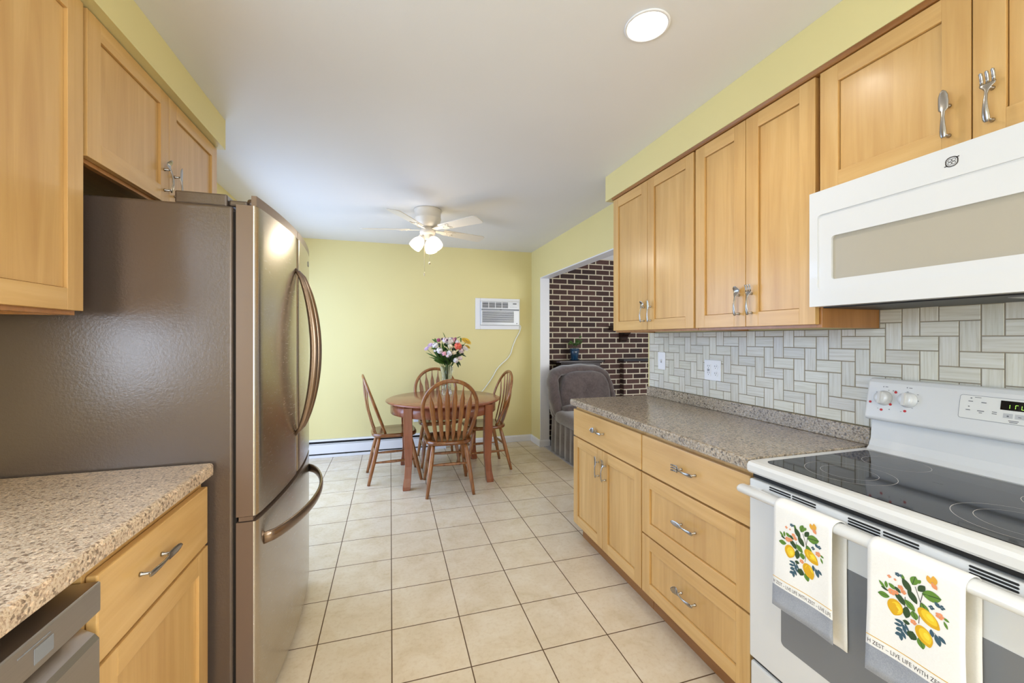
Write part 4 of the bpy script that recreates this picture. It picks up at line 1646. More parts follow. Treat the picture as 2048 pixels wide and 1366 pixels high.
ch = dining_chair()
SEATS = ((0.487, 3.585, -2.0, 'arrow-back wooden chair with its back to the kitchen, in front of the round table'),
         (0.030, 4.015, -85.5, 'arrow-back wooden chair seen side-on between the refrigerator and the round table'),
         (0.492, 4.400, 181.0, 'arrow-back wooden chair behind the table, partly hidden by the glass vase'),
         (0.915, 4.055, 93.0, 'arrow-back wooden chair on the brick-room side of the round table'))
for i, (x, y, a, l) in enumerate(SEATS):
    o = ch if i == 0 else copy_tree(ch)
    o.location = (x, y, 0.0)
    o.rotation_euler = (0, 0, math.radians(a))
    o['label'] = l

# ------------------------------------------------------------------ vase and bouquet
VX, VY = 0.552, 4.150


def vase():
    r = thing('vase', 'cut crystal vase of flowers standing on the round table', 'vase', (VX, VY, TZ))
    t = MB()
    n = 40
    prof = [(0.044, 0.0), (0.048, 0.006), (0.048, 0.018), (0.047, 0.030), (0.0445, 0.05), (0.043, 0.07), (0.0435, 0.09), (0.044, 0.11), (0.045, 0.13), (0.047, 0.15), (0.0495, 0.175), (0.053, 0.20), (0.0575, 0.228), (0.062, 0.255), (0.068, 0.285)]
    inner = [(0.064, 0.285), (0.057, 0.25), (0.048, 0.20), (0.040, 0.13), (0.037, 0.07), (0.036, 0.04), (0.001, 0.036)]

    def ring(rad, z, amp):
        return [(VX + rad * (1 + amp * (math.cos(12 * a + 40 * z) * math.cos(12 * a - 40 * z))) * math.cos(a), VY + rad * (1 + amp * math.cos(12 * a + 40 * z) * math.cos(12 * a - 40 * z)) * math.sin(a), TZ + 0.001 + z) for a in [2 * PI * j / 80 for j in range(80)]]
    rings = [ring(a, z, 0.0 if z < 0.004 else 0.055) for a, z in prof] + [ring(a, z, 0.0) for a, z in inner]
    t.loft(rings, smooth=False)
    t.build('cut_glass_body', GLASS, r)
    return r


vase()


def flower_mesh(kind, s, mb):
    """flower head facing +z, radius s, at the origin"""
    if kind == 'daisy':
        for lay, (n, rr, zz) in enumerate(((16, 1.0, 0.0), (13, 0.78, 0.14), (10, 0.5, 0.26))):
            for i in range(n):
                a = 2 * PI * i / n + lay * 0.2
                d = Vector((math.cos(a), math.sin(a), 0))
                q = Vector((-math.sin(a), math.cos(a), 0))
                z = Vector((0, 0, 1))
                w = s * 0.17
                b0, b1, b2 = d * s * 0.1 + z * s * zz, d * s * 0.6 * rr + z * s * (zz + 0.16), d * s * rr + z * s * (zz + 0.06)
                mb.add([tuple(b0 - q * w * .5), tuple(b0 + q * w * .5), tuple(b1 + q * w), tuple(b2), tuple(b1 - q * w)], [(0, 1, 2, 3, 4)], True)
        mb.superell((0, 0, s * 0.24), (s * 0.22, s * 0.22, s * 0.12), 1, 1, 6, 10)
    else:
        rnd = random.Random(int(s * 1e5))
        mb.superell((0, 0, s * 0.1), (s * 0.62, s * 0.62, s * 0.6), 1, 1, 8, 12)
        for k in range(34):
            u = rnd.random()
            ph = math.acos(1 - 1.25 * u)
            a = k * 2.399
            d = Vector((math.sin(ph) * math.cos(a), math.sin(ph) * math.sin(a), math.cos(ph)))
            q = d.orthogonal().normalized()
            q = (Matrix.Rotation(rnd.uniform(0, 6.28), 3, d) @ q)
            p = d.cross(q)
            c = d * s * 0.72
            e = s * 0.34
            pts = [c - q * e + d * e * .1, c - p * e * .8, c + q * e + d * e * .35, c + p * e * .8 + d * e * 0.2]
            mb.add([tuple(v + Vector((0, 0, s * 0.1))) for v in pts], [(0, 1, 2, 3)], True)


def bouquet():
    r = thing('flower_bouquet', 'mixed bouquet with a yellow daisy and coral bloom in the crystal vase', 'flowers', (VX, VY, TZ + 0.05))
    rnd = random.Random(11)
    base = Vector((VX, VY, TZ + 0.06))
    cols = {'lav': rgb(206, 176, 206), 'white': rgb(240, 236, 236), 'cream': rgb(238, 226, 196), 'pink': rgb(240, 176, 190), 'mag': rgb(176, 84, 128), 'yellow': rgb(240, 196, 24), 'coral': rgb(240, 112, 88), 'pale': rgb(240, 220, 226), 'plum': rgb(88, 48, 78)}
    FL = [(340, 430, 48, 'lav', 'daisy', 0), (280, 490, 42, 'lav', 'daisy', .02), (420, 440, 52, 'white', 'carn', -.03), (480, 350, 34, 'mag', 'carn', .02), (540, 330, 24, 'plum', 'carn', .0), (585, 355, 52, 'pale', 'carn', -.02), (660, 380, 72, 'white', 'carn', .02),
          (610, 345, 18, 'plum', 'carn', -.05), (750, 360, 44, 'pink', 'carn', .03), (715, 330, 30, 'lav', 'carn', .06), (765, 318, 22, 'mag', 'carn', .0), (790, 385, 40, 'white', 'carn', -.02), (945, 370, 92, 'yellow', 'daisy', 0), (985, 470, 50, 'yellow', 'daisy', .05), (785, 458, 66, 'coral', 'carn', -.06),
          (925, 490, 56, 'white', 'daisy', -.02), (850, 530, 48, 'pale', 'carn', -.03), (475, 525, 54, 'white', 'carn', -.09), (545, 575, 38, 'pink', 'carn', -.11), (632, 565, 46, 'white', 'carn', -.12), (600, 610, 26, 'pale', 'carn', -.12), (710, 560, 38, 'cream', 'carn', -.11),
          (740, 690, 44, 'white', 'carn', -.1), (822, 660, 38, 'pale', 'carn', -.06), (660, 455, 46, 'cream', 'carn', -.06), (400, 525, 22, 'white', 'carn', -.08), (880, 455, 34, 'white', 'daisy', .03)]
    for x, y, s, c, kind, dy in FL:
        p = Vector((VX + (x - 613) * 0.000598, VY + dy, 1.314 - (y * 0.117 - 36) * 0.00508))
        d = (p - Vector((VX, VY, TZ + 0.22))).normalized()
        d = (d + Vector((0, -0.75, 0.05))).normalized()
        if kind == 'daisy' and c == 'yellow': d = Vector((0.35, -0.45, 0.8)).normalized()
        mb = MB()
        sz = s * 0.000598 * 1.22
        k0 = len(mb.v)
        flower_mesh(kind, sz, mb)
        m4 = Matrix.Translation(p) @ d.to_track_quat('Z', 'Y').to_matrix().to_4x4()
        mb.v = [tuple(m4 @ Vector(v)) for v in mb.v]
        mb.m = 1
        j = base + Vector((rnd.uniform(-.012, .012), rnd.uniform(-.012, .012), 0))
        k = Vector((VX + (p.x - VX) * 0.22, VY + (p.y - VY) * 0.22, TZ + 0.27))
        k.x = VX + max(-.038, min(.038, k.x - VX)); k.y = VY + max(-.038, min(.038, k.y - VY))
        e = p - d * sz * 0.2
        mb.tube([j, j * .5 + k * .5, k, k * 0.45 + e * 0.55 + Vector((0, 0, 0.012)), e], 0.0021, 6)
        lab(mb.build('flower', [mat('petal_' + c, cols[c], 0.7, sheen=0.2), GREEN], r), {'lav': 'lavender', 'white': 'white', 'cream': 'cream', 'pink': 'pink', 'mag': 'magenta', 'yellow': 'yellow', 'coral': 'coral', 'pale': 'pale pink', 'plum': 'plum'}[c] + ' flower on a green stem')
    # foliage
    t = MB()

    def leaf(p0, p1, w, bend, up):
        p0, p1 = Vector(p0), Vector(p1)
        d = p1 - p0
        sd = d.cross(Vector(up)).normalized()
        nn = sd.cross(d).normalized()
        L, R_, C_ = [], [], []
        n = 6
        for i in range(n + 1):
            q = i / n
            c = p0 + d * q + nn * bend * math.sin(PI * q)
            ww = w * math.sin(PI * min(1, 0.06 + q * 0.94)) ** 0.8
            L.append(tuple(c - sd * ww)); R_.append(tuple(c + sd * ww)); C_.append(tuple(c - nn * ww * 0.35))
        vs = L + C_ + R_
        m = n + 1
        t.add(vs, [(i, i + 1, m + i + 1, m + i) for i in range(n)] + [(m + i, m + i + 1, 2 * m + i + 1, 2 * m + i) for i in range(n)], True)

    def P(x, y, dy=0): return (VX + (x - 613) * 0.000598, VY + dy, 1.314 - (y * 0.117 - 36) * 0.00508)
    t.m = 0
    for a, b, w, dy in (((600, 740), (380, 680), .022, -.06), ((590, 720), (250, 550), .010, -.05), ((590, 720), (350, 640), .013, -.08), ((600, 700), (470, 590), .016, -.09), ((560, 560), (515, 385), .015, -.07), ((600, 720), (300, 625), .007, -.04), ((450, 490), (330, 490), .011, -.08),
                        ((590, 330), (540, 205), .004, -.02), ((640, 740), (560, 620), .012, -.1), ((460, 400), (360, 325), .010, .0), ((430, 380), (410, 310), .009, .0), ((760, 320), (855, 285), .004, .0), ((850, 380), (850, 300), .009, 0)):
        leaf(P(*a, -.02), P(*b, dy), w, 0.012, (0, -1, 0.3))
    t.m = 1
    for a, b, w, dy in (((760, 660), (800, 820), .012, -.07), ((790, 700), (835, 790), .010, -.07), ((740, 640), (880, 590), .012, -.05), ((840, 580), (940, 635), .008, -.04), ((860, 600), (900, 570), .010, -.04), ((700, 700), (760, 620), .02, -.06), ((640, 480), (600, 450), .02, -.07), ((620, 500), (570, 520), .018, -.06),
                        ((700, 470), (740, 540), .02, -.05), ((690, 640), (700, 740), .016, -.08), ((600, 640), (610, 750), .018, -.07), ((850, 480), (880, 420), .016, -.02), ((820, 560), (770, 640), .02, -.04), ((440, 380), (390, 440), .016, .02), ((530, 480), (600, 520), .02, .0), ((660, 600), (760, 590), .022, -.02), ((700, 430), (820, 420), .02, .03),
                        ((560, 420), (640, 440), .022, .03), ((900, 420), (850, 560), .014, .02), ((740, 600), (700, 660), .024, -.03), ((500, 450), (470, 400), .016, .02)):
        leaf(P(*a, -.01), P(*b, dy), w, 0.01, (0, -1, 0.3))
    for k in range(46):
        a = rnd.uniform(0, 2 * PI)
        q0, q1 = rnd.uniform(0.004, 0.022), rnd.uniform(0.07, 0.17)
        z0 = TZ + 0.298 + rnd.uniform(0, 0.04)
        z1 = z0 + rnd.uniform(0.05, 0.19)
        t.m = k % 3 > 0
        p0 = (VX + q0 * math.cos(a), VY + q0 * math.sin(a), z0)
        p1 = (VX + q1 * math.cos(a), VY + q1 * math.sin(a), z1)
        leaf(p0, p1, rnd.uniform(0.010, 0.019), 0.012, (math.cos(a + 1.6), math.sin(a + 1.6) - 0.5, 0.4))
    for k in range(9):
        a = k * 0.7 + 0.2
        t.m = 1
        leaf((VX + 0.006 * math.cos(a), VY + 0.006 * math.sin(a), TZ + 0.075), (VX + 0.016 * math.cos(a + .5), VY + 0.016 * math.sin(a + .5), TZ + 0.25), 0.006, 0.0, (math.cos(a + 1.6), math.sin(a + 1.6), 0.1))
    t.build('foliage', [GREEN, GREEN_D], r)
    return r


bouquet()

# ------------------------------------------------------------------ ceiling fan
def ceiling_fan():
    cx, cy = 0.306, 3.52
    r = thing('ceiling_fan', 'white five-blade ceiling fan with a lit three-shade light kit', 'ceiling fan', (cx, cy, CEIL))
    t = MB().lathe([(0.112, CEIL - 0.0005), (0.114, CEIL - 0.010), (0.110, CEIL - 0.016), (0.110, CEIL - 0.070), (0.113, CEIL - 0.076), (0.113, CEIL - 0.082), (0.109, CEIL - 0.088), (0.104, CEIL - 0.115), (0.090, CEIL - 0.142), (0.066, CEIL - 0.152), (0.001, CEIL - 0.152)], (cx, cy, 0), 48)
    t.build('motor_housing', FAN_WHITE, r)
    zb = 2.238
    t = MB().lathe([(0.055, CEIL - 0.1525), (0.058, 2.235), (0.066, 2.228), (0.066, 2.205), (0.058, 2.196), (0.042, 2.188), (0.040, 2.168), (0.026, 2.156), (0.001, 2.154)], (cx, cy, 0), 36)
    t.build('light_fitter', FAN_WHITE, r)
    for k in range(5):
        a = math.radians(22 + 72 * k)
        M4 = Matrix.Translation((cx, cy, zb)) @ Matrix.Rotation(a, 4, 'Z')
        Mp = M4 @ Matrix.Translation((0.30, 0, 0)) @ Matrix.Rotation(math.radians(-12), 4, 'X')
        out = []
        L0, L1, w0, w1 = -0.155, 0.262, 0.046, 0.062
        rr = 0.03
        out = [(L0, -w0 + .012), (L0 + .012, -w0)] + [(L1 - rr, -w1), (L1 - rr * .3, -w1 + rr * .3), (L1, -w1 + rr)] + [(L1, w1 - rr), (L1 - rr * .3, w1 - rr * .3), (L1 - rr, w1)] + [(L0 + .012, w0), (L0, w0 - .012)]
        t = MB().prism(out, 'z', 0.0, 0.006)
        t.v = [tuple(Mp @ Vector(v)) for v in t.v]
        b = t.build('blade', FAN_WHITE, r, bevel=0.0015)
        t = MB()
        arm = [(-0.245, -.016), (-0.15, -.022), (-0.06, -.040), (-0.045, -.030), (-.075, 0.0), (-0.045, .030), (-0.06, .040), (-0.15, .022), (-0.245, .016)]
        t.prism(arm, 'z', -0.0045, -0.0008)
        for sx, sy in ((-0.075, -.028), (-0.075, .028), (-0.12, 0)):
            t.lathe([(0.007, -0.008), (0.007, -0.0045)], (sx, sy, 0), 10, smooth=False)
        t.v = [tuple(Mp @ Vector(v)) for v in t.v]
        t.build('blade_iron', FAN_WHITE, b)
    # three bell shades
    for k, az in enumerate((188, 308, 68)):
        a = math.radians(az)
        d = Vector((math.cos(a) * 0.62, math.sin(a) * 0.62, -0.78)).normalized()
        o = Vector((cx + 0.035 * math.cos(a), cy + 0.035 * math.sin(a), 2.178))
        m4 = Matrix.Translation(o) @ d.to_track_quat('Z', 'Y').to_matrix().to_4x4()
        t = MB().lathe([(0.018, -0.012), (0.018, 0.016), (0.022, 0.024), (0.001, 0.024)], (0, 0, 0), 20)
        t.v = [tuple(m4 @ Vector(v)) for v in t.v]
        sk = t.build('socket', FAN_WHITE, r)
        t = MB()
        prof = [(0.022, 0.022), (0.034, 0.034), (0.045, 0.055), (0.052, 0.080), (0.054, 0.105), (0.052, 0.128)]
        n = 36
        ring = lambda rad, z: [(rad * (1 + 0.02 * math.cos(9 * q)) * math.cos(q), rad * (1 + 0.02 * math.cos(9 * q)) * math.sin(q), z) for q in [2 * PI * j / n for j in range(n)]]
        t.loft([ring(a_, b_) for a_, b_ in prof] + [ring(a_ - 0.0025, b_) for a_, b_ in prof[::-1]], cap=False)
        t.v = [tuple(m4 @ Vector(v)) for v in t.v]
        t.build('lamp_shade', SHADE, r)
        t = MB().superell((0, 0, 0.066), (0.022, 0.022, 0.034), 1, 1, 8, 14)
        t.v = [tuple(m4 @ Vector(v)) for v in t.v]
        t.build('bulb', BULB, r)
        ld = bpy.data.lights.new('fan_bulb_light', 'POINT')
        ld.energy = 3.8
        ld.color = (1.0, 0.86, 0.66)
        ld.shadow_soft_size = 0.035
        lo = bpy.data.objects.new('fan_bulb_light', ld)
        lo.location = m4 @ Vector((0, 0, 0.112)) - Vector((cx, cy, CEIL))
        lo.parent = r
        COL.objects.link(lo)
    for dx, dy, z1, bead in ((-0.030, -0.03, 1.875, True), (0.012, -0.035, 1.955, False)):
        t = MB().tube([(cx + dx, cy + dy, 2.165), (cx + dx, cy + dy, z1)], 0.0014, 6)
        if bead:
            t.lathe([(0.001, 0.0), (0.004, -0.006), (0.005, -0.02), (0.003, -0.034), (0.001, -0.038)], (cx + dx, cy + dy, z1), 12)
        else:
            t.superell((cx + dx, cy + dy, z1 - 0.006), (0.010, 0.010, 0.011), 1, 1, 8, 14)
        t.build('pull_chain', mat('chain', rgb(206, 190, 160), 0.4, 0.6), r)
    return r


def shade_mat():
    m, nt, b = new_mat('frosted_shade')
    em = nt.nodes.new('ShaderNodeEmission')
    em.inputs[0].default_value = (1.0, 0.90, 0.76, 1)
    em.inputs[1].default_value = 2.6
    tr = nt.nodes.new('ShaderNodeBsdfTransparent')
    mx = nt.nodes.new('ShaderNodeMixShader')
    mx.inputs[0].default_value = 0.55
    nt.links.new(tr.outputs[0], mx.inputs[1])
    nt.links.new(em.outputs[0], mx.inputs[2])
    nt.links.new(mx.outputs[0], nt.nodes['Material Output'].inputs[0])
    return m


SHADE = shade_mat()
BULB = mat('bulb', (1, 0.9, 0.75, 1), 0.5, emit=(1.0, 0.9, 0.76, 1), emit_s=9.0)
ceiling_fan()

# ------------------------------------------------------------------ recessed ceiling light
LX, LY, LR = 0.862, 1.222, 0.072


def recessed_light(x, y, label, power=6.5):
    r = thing('recessed_light', label, 'ceiling light', (x, y, CEIL))
    t = MB().lathe([(0.067, CEIL + 0.05), (0.068, CEIL - 0.0005), (0.076, CEIL - 0.0008), (0.0775, CEIL - 0.003), (0.075, CEIL - 0.0055), (0.068, CEIL - 0.0060), (0.060, CEIL + 0.018), (0.050, CEIL + 0.050)], (x, y, 0), 48, cap=False)
    t.build('trim_ring', WHITE_PL, r)
    t = MB().lathe([(0.001, CEIL + 0.040), (0.03, CEIL + 0.041), (0.0515, CEIL + 0.046), (0.0515, CEIL + 0.052), (0.001, CEIL + 0.052)], (x, y, 0), 40)
    t.build('lens', mat('lit_lens', (1, 1, 1, 1), 0.5, emit=(1.0, 0.92, 0.80, 1), emit_s=3.0), r)
    ld = bpy.data.lights.new('recessed_lamp', 'AREA')
    ld.shape = 'DISK'
    ld.size = 0.09
    ld.energy = power
    ld.color = (1.0, 0.92, 0.80)
    lo = bpy.data.objects.new('recessed_lamp', ld)
    lo.location = (0, 0, 0.034)
    lo.parent = r
    COL.objects.link(lo)
    return r


recessed_light(LX, LY, 'round recessed ceiling light glowing above the kitchen aisle', 4.5)
recessed_light(0.20, -0.25, 'unseen recessed fill light added level with the sink window')
recessed_light(0.20, -1.45, 'unseen recessed fill light added closest to the rear fill window')

# ------------------------------------------------------------------ through-wall air conditioner and cord
def air_conditioner():
    x0, x1, z0, z1 = 1.000, 1.572, 1.422, 1.806
    yb = YB - 0.001
    r = thing('air_conditioner', 'white through-wall air conditioner mounted on the yellow back wall', 'air conditioner', ((x0 + x1) / 2, yb, z0))
    t = MB()
    w = 0.062
    t.box(x0, x0 + w, yb - 0.018, yb, z0, z1)
    t.box(x1 - 0.012, x1, yb - 0.018, yb, z0, z1)
    t.box(x0 + w, x1 - 0.012, yb - 0.018, yb, z0, z0 + 0.05)
    t.box(x0 + w, x1 - 0.012, yb - 0.018, yb, z1 - 0.035, z1)
    t.build('trim_frame', WHITE_TRIM, r, bevel=0.003)
    a0, a1, b0, b1 = x0 + w + 0.001, x1 - 0.013, z0 + 0.051, z1 - 0.036
    yf = yb - 0.045
    t = MB().box(a0, a1, yf, yb, b0, b1)
    body = t.build('front_panel', APPL_WHITE, r, bevel=0.006, seg=3)
    # upper air outlet
    ya = yf - 0.0006
    g0, g1, h0, h1 = a0 + 0.018, a0 + 0.345, b1 - 0.085, b1 - 0.014
    t = MB().box(g0, g1, ya, yf + 0.006, h0, h1)
    ou = t.build('air_outlet', BLACK, r)
    t = MB()
    for k in range(5):
        z = h0 + (h1 - h0) * (k + 0.5) / 5
        t.box(g0, g1, ya - 0.002, ya - 0.0002, z - 0.0032, z + 0.0018)
    for q in (0.24, 0.5, 0.76):
        x = g0 + (g1 - g0) * q
        t.box(x - 0.004, x + 0.004, ya - 0.0024, ya - 0.0002, h0, h1)
    t.build('outlet_grille', APPL_WHITE, ou)
    MB().box(a0 + 0.006, a1 - 0.006, ya - 0.001, yf + 0.004, h0 - 0.030, h0 - 0.012).build('band', GREY_PL, r)
    t = MB().box(a0 + 0.235, a0 + 0.262, ya - 0.0016, ya - 0.0011, h0 - 0.024, h0 - 0.018)
    t.build('badge', mat('badge_dark', rgb(60, 62, 66), 0.4), r)
    t = MB().box(a1 - 0.088, a1 - 0.040, ya - 0.0008, yf + 0.004, b1 - 0.034, b1 - 0.024)
    t.build('display', BLACK, r)
    t = MB()
    for k in range(7): t.box(a1 - 0.125 + 0.014 * k, a1 - 0.117 + 0.014 * k, ya - 0.0004, yf + 0.002, b1 - 0.072, b1 - 0.069)
    t.build('key_lettering', GREY_MARK, r)
    l0, l1 = b0 + 0.030, h0 - 0.040
    t = MB().box(a0 + 0.018, a1 - 0.075, ya - 0.0002, yf + 0.004, l0, l1)
    li = t.build('intake', mat('intake_shadow', rgb(40, 42, 50), 0.6), r)
    t = MB()
    for k in range(11):
        z = l0 + (l1 - l0) * (k + 0.5) / 11
        t.prism([(ya - 0.004, z - 0.005), (ya - 0.0004, z - 0.003), (ya - 0.0004, z + 0.002), (ya - 0.004, z)], 'x', a0 + 0.018, a1 - 0.075)
    t.build('louvre_slats', APPL_WHITE, li)
    MB().lathe([(0.006, ya - 0.001), (0.006, yf + 0.002)], (a1 - 0.035, 0, b0 + 0.022), 14, 'y', False).build('sensor', BLACK, r)
    P = [(1.556, 1.474), (1.578, 1.470), (1.585, 1.442), (1.565, 1.38), (1.520, 1.30), (1.478, 1.20), (1.455, 1.12), (1.405, 1.05), (1.33, 0.985), (1.27, 0.92), (1.225, 0.84), (1.17, 0.76), (1.08, 0.65), (0.92, 0.50), (0.70, 0.40), (0.47, 0.37), (0.33, 0.385)]
    Q = []
    for i in range(len(P) - 1):
        for j in range(4):
            q = j / 4
            p0, p1, p2, p3 = P[max(i - 1, 0)], P[i], P[i + 1], P[min(i + 2, len(P) - 1)]
            f = lambda k: 0.5 * (2 * p1[k] + (p2[k] - p0[k]) * q + (2 * p0[k] - 5 * p1[k] + 4 * p2[k] - p3[k]) * q * q + (3 * p1[k] - p0[k] - 3 * p2[k] + p3[k]) * q ** 3)
            Q.append((f(0), yb - 0.011, f(1)))
    Q.append((P[-1][0], yb - 0.011, P[-1][1]))
    t = MB().tube(Q, 0.0075, 8)
    t.box(0.285, 0.335, yb - 0.034, yb - 0.008, 0.365, 0.40)
    t.build('power_cord', mat('cord_white', rgb(232, 230, 214), 0.5), r)
    return r


air_conditioner()
c = thing('wall_outlet', 'small white outlet low on the yellow wall behind the chairs', 'outlet', (0.30, YB - 0.004, 0.383))
MB().box(0.262, 0.338, YB - 0.0075, YB - 0.001, 0.325, 0.441).build('cover_plate', WHITE_PL, c, bevel=0.002)

# ------------------------------------------------------------------ baseboard heater
def heater():
    x0, x1 = XL + 0.012, 0.628
    r = thing('baseboard_heater', 'long low white baseboard heater under the yellow back wall', 'heater', ((x0 + x1) / 2, YB - 0.03, 0))
    yb = YB - 0.0012
    MB().box(x0 + 0.004, x1 - 0.004, yb - 0.045, yb, 0.030, 0.178).build('fin_element', BLACK, r)
    t = MB().prism([(yb - 0.0005, 0.1785), (yb - 0.0005, 0.192), (yb - 0.050, 0.192), (yb - 0.060, 0.184), (yb - 0.060, 0.1795), (yb - 0.050, 0.1855)], 'x', x0, x1)
    t.build('top_hood', WHITE_TRIM, r)
    t = MB().prism([(yb - 0.0465, 0.148), (yb - 0.066, 0.158), (yb - 0.068, 0.155), (yb - 0.064, 0.148)], 'x', x0, x1)
    t.build('damper', WHITE_TRIM, r)
    t = MB().box(x0, x1, yb - 0.064, yb - 0.050, 0.046, 0.1440)
    t.build('front_panel', WHITE_TRIM, r, bevel=0.003)
    t = MB().box(x0, x1, yb - 0.058, yb - 0.046, 0.0, 0.0295)
    t.build('bottom_rail', WHITE_TRIM, r, bevel=0.002)
    t = MB().box(x1 - 0.0035, x1 + 0.008, yb - 0.068, yb, 0.0, 0.193)
    t.build('end_cap', WHITE_TRIM, r, bevel=0.003)


heater()

# ------------------------------------------------------------------ living room: recliner, side table, plant, fireplace
def recliner():
    r = thing('recliner', 'grey-brown velour recliner with tufted back in front of the brick wall', 'armchair', (2.15, 3.95, 0.008))
    # pleated skirt
    x0, x1, y0, y1 = 1.800, 2.53, 3.42, 4.36
    path = []
    per = [(x0, y0), (x1, y0), (x1, y1), (x0, y1)]
    for i in range(4):
        a, b = Vector(per[i]), Vector(per[(i + 1) % 4])
        n = int((b - a).length / 0.012)
        tn = (b - a).normalized()
        nn = Vector((tn.y, -tn.x))
        for k in range(n):
            q = a + (b - a) * (k / n)
            s = ((k * 0.012) % 0.135) / 0.135
            o = 0.022 * (abs(2 * s - 1) ** 0.6) - 0.01
            path.append((q, nn, o))
    rings = []
    for z, f in ((0.012, 1.0), (0.20, 0.8), (0.36, 0.35), (0.42, 0.15)):
        rings.append([(q.x + nn.x * (o * f + 0.012 * (0.42 - z)), q.y + nn.y * (o * f + 0.012 * (0.42 - z)), z) for q, nn, o in path])
    MB().loft(rings).build('skirt', VELVET, r)
    t = MB().superell((2.168, 3.86, 0.425), (0.392, 0.475, 0.085), 0.45, 0.28, 16, 48)
    t.build('seat_cushion', VELVET, r)
    tilt = lambda p: (p[0], p[1] + 0.16 * (p[2] - 0.45), p[2])
    t = MB().superell((2.15, 4.34, 0.66), (0.375, 0.085, 0.31), 0.35, 0.4, 18, 40)
    t.v = [tilt(p) for p in t.v]
    t.build('backrest', VELVET, r)
    # puffy border
    P = [(1.850, 0.44), (1.822, 0.56), (1.800, 0.72), (1.800, 0.84), (1.850, 0.912), (1.96, 0.940), (2.14, 0.950), (2.32, 0.938), (2.435, 0.895), (2.485, 0.80), (2.515, 0.68), (2.535, 0.54), (2.54, 0.44)]
    Q = []
    for i in range(len(P) - 1):
        for j in range(5):
            q = j / 5
            p0, p1, p2, p3 = P[max(i - 1, 0)], P[i], P[i + 1], P[min(i + 2, len(P) - 1)]
            f = lambda k: 0.5 * (2 * p1[k] + (p2[k] - p0[k]) * q + (2 * p0[k] - 5 * p1[k] + 4 * p2[k] - p3[k]) * q * q + (3 * p1[k] - p0[k] - 3 * p2[k] + p3[k]) * q ** 3)
            Q.append((f(0), 4.285, f(1)))
    Q.append((P[-1][0], 4.285, P[-1][1]))
    n = len(Q)
    fl = [((0.054 + 0.004 * math.sin(i * 1.1) + 0.016 * max(0, 1 - i / 22)) * (0.75 + 0.25 * min(1, min(i, n - 1 - i) / 5)), 0.098) for i in range(n)]
    t = MB().tube(Q, 0.08, 20, True, flat=fl, up=(0, 1, 0))
    t.v = [tilt(p) for p in t.v]
    t.build('back_border', VELVET, r)

    def dim(p):
        d = math.hypot(p.x, p.z - 0.02)
        a = math.atan2(p.z - 0.02, p.x)
        k = 0.034 * math.exp(-(d / 0.05) ** 2) + 0.013 * math.exp(-(d / 0.17) ** 2) * (0.5 + 0.5 * math.cos(9 * a)) ** 2 + 0.004 * math.sin(31 * p.x + 9 * p.z)
        return (p.x * (1 - 0.12 * max(0, p.z / 0.22)), p.y + (k if p.y < 0 else 0), p.z)
    t = MB().superell((2.165, 4.240, 0.695), (0.315, 0.105, 0.240), 0.55, 0.5, 30, 72, fn=dim)
    t.v = [tilt(p) for p in t.v]
    t.build('back_cushion', VELVET, r)
    t = MB().superell((2.165, 4.167 + 0.16 * 0.26, 0.717), (0.016, 0.008, 0.016), 1, 1, 8, 14)
    t.build('tuft_button', VELVET, r)
    t = MB().superell((2.15, 4.18, 0.500), (0.30, 0.10, 0.075), 0.6, 0.5, 12, 36)
    t.build('lumbar_roll', VELVET, r)


recliner()
r = thing('side_table', 'dark narrow wooden table against the brick wall behind the recliner', 'table', (2.29, 4.68, 0.008))
MB().prism([(1.955, 4.60), (1.985, 4.575), (2.59, 4.575), (2.625, 4.60), (2.625, 4.785), (1.955, 4.785)], 'z', 1.006, 1.034).build('tabletop', DARKWOOD, r, bevel=0.006)
MB().box(2.02, 2.56, 4.61, 4.77, 0.95, 1.0055).build('apron', DARKWOOD, r)
for x in (2.035, 2.545):
    for y in (4.622, 4.758):
        MB().loft([[(x - a, y - a, z), (x + a, y - a, z), (x + a, y + a, z), (x - a, y + a, z)] for z, a in ((0.0085, .012), (0.4, .016), (0.949, .018))], True, True, False).build('leg', DARKWOOD, r)

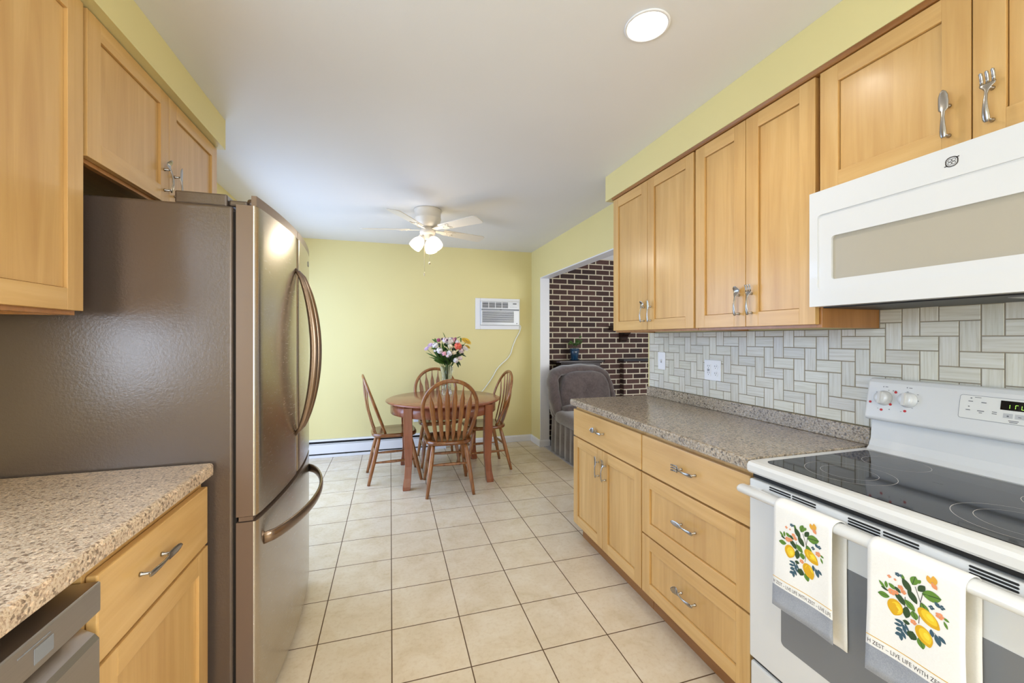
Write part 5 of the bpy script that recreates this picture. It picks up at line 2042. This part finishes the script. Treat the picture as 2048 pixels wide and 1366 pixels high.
r = thing('potted_plant', 'small leafy plant in a teal glazed pot by the brick wall', 'plant', (2.225, 4.66, 1.034))
t = MB().lathe([(0.001, 1.0345), (0.052, 1.0345), (0.066, 1.044), (0.064, 1.047), (0.050, 1.041), (0.001, 1.041)], (2.225, 4.66, 0), 32)
t.build('saucer', POT_BLUE, r)
t = MB().lathe([(0.001, 1.0415), (0.040, 1.0415), (0.043, 1.052), (0.050, 1.10), (0.058, 1.145), (0.056, 1.155), (0.064, 1.168), (0.062, 1.182), (0.056, 1.182), (0.052, 1.160), (0.001, 1.155)], (2.225, 4.66, 0), 40)
t.build('pot', POT_BLUE, r)
t = MB()
rnd = random.Random(4)
for k in range(26):
    a = rnd.uniform(0, 2 * PI)
    rr = rnd.uniform(0.02, 0.085)
    z = 1.225 + rnd.uniform(0, 0.045)
    c = Vector((2.225 + rr * math.cos(a) - 0.005, 4.66 + rr * math.sin(a), z))
    if k > 19: c = Vector((2.285 + rnd.uniform(-.03, .03), 4.655 + rnd.uniform(-.03, .03), 1.28 + rnd.uniform(-0.01, .05)))
    d = Vector((math.cos(a), math.sin(a), rnd.uniform(0.0, 0.9))).normalized()
    s = d.orthogonal().normalized() * 0.016
    L = 0.052
    t.add([tuple(c - d * L * .5), tuple(c - s + d * 0), tuple(c + d * L * .5), tuple(c + s)], [(0, 1, 2, 3)], True)
t.m = 1
for k in range(7):
    a = k * 0.9
    t.tube([(2.225, 4.66, 1.157), (2.225 + 0.02 * math.cos(a), 4.66 + 0.02 * math.sin(a), 1.20), (2.225 + 0.05 * math.cos(a), 4.66 + 0.05 * math.sin(a), 1.24)], 0.002, 5)
t.tube([(2.225, 4.66, 1.157), (2.25, 4.657, 1.22), (2.285, 4.655, 1.29)], 0.002, 5)
t.build('foliage', [GREEN, GREEN_D], r)

r = thing('mantel_shelf', 'dark wooden mantel shelf with a carved bracket on the brick wall', 'shelf', (3.6, BRY - 0.1, 1.43))
MB().box(2.79, 4.60, BRY - 0.20, BRY - 0.001, 1.425, 1.475).build('shelf', DARKWOOD, r, bevel=0.006)
for xc in (2.99, 4.40):
    prof = [(BRY - 0.001, 1.4245), (BRY - 0.17, 1.4245), (BRY - 0.165, 1.39), (BRY - 0.12, 1.365), (BRY - 0.085, 1.33), (BRY - 0.07, 1.285), (BRY - 0.035, 1.262), (BRY - 0.001, 1.25)]
    MB().prism(prof, 'x', xc - 0.045, xc + 0.045).build('bracket', DARKWOOD, r, bevel=0.003)
r = thing('fireplace', 'projecting brick fireplace front with a dark slate ledge below the mantel', 'fireplace', (3.78, BRY - 0.12, 0.008))
MB().box(2.965, 4.60, BRY - 0.09, BRY - 0.001, 0.0085, 1.005).build('brick_front', BRICK, r)
MB().box(2.935, 4.62, BRY - 0.14, BRY - 0.001, 1.0055, 1.036).build('slate_ledge', mat('slate', rgb(44, 44, 50), 0.35), r, bevel=0.003)
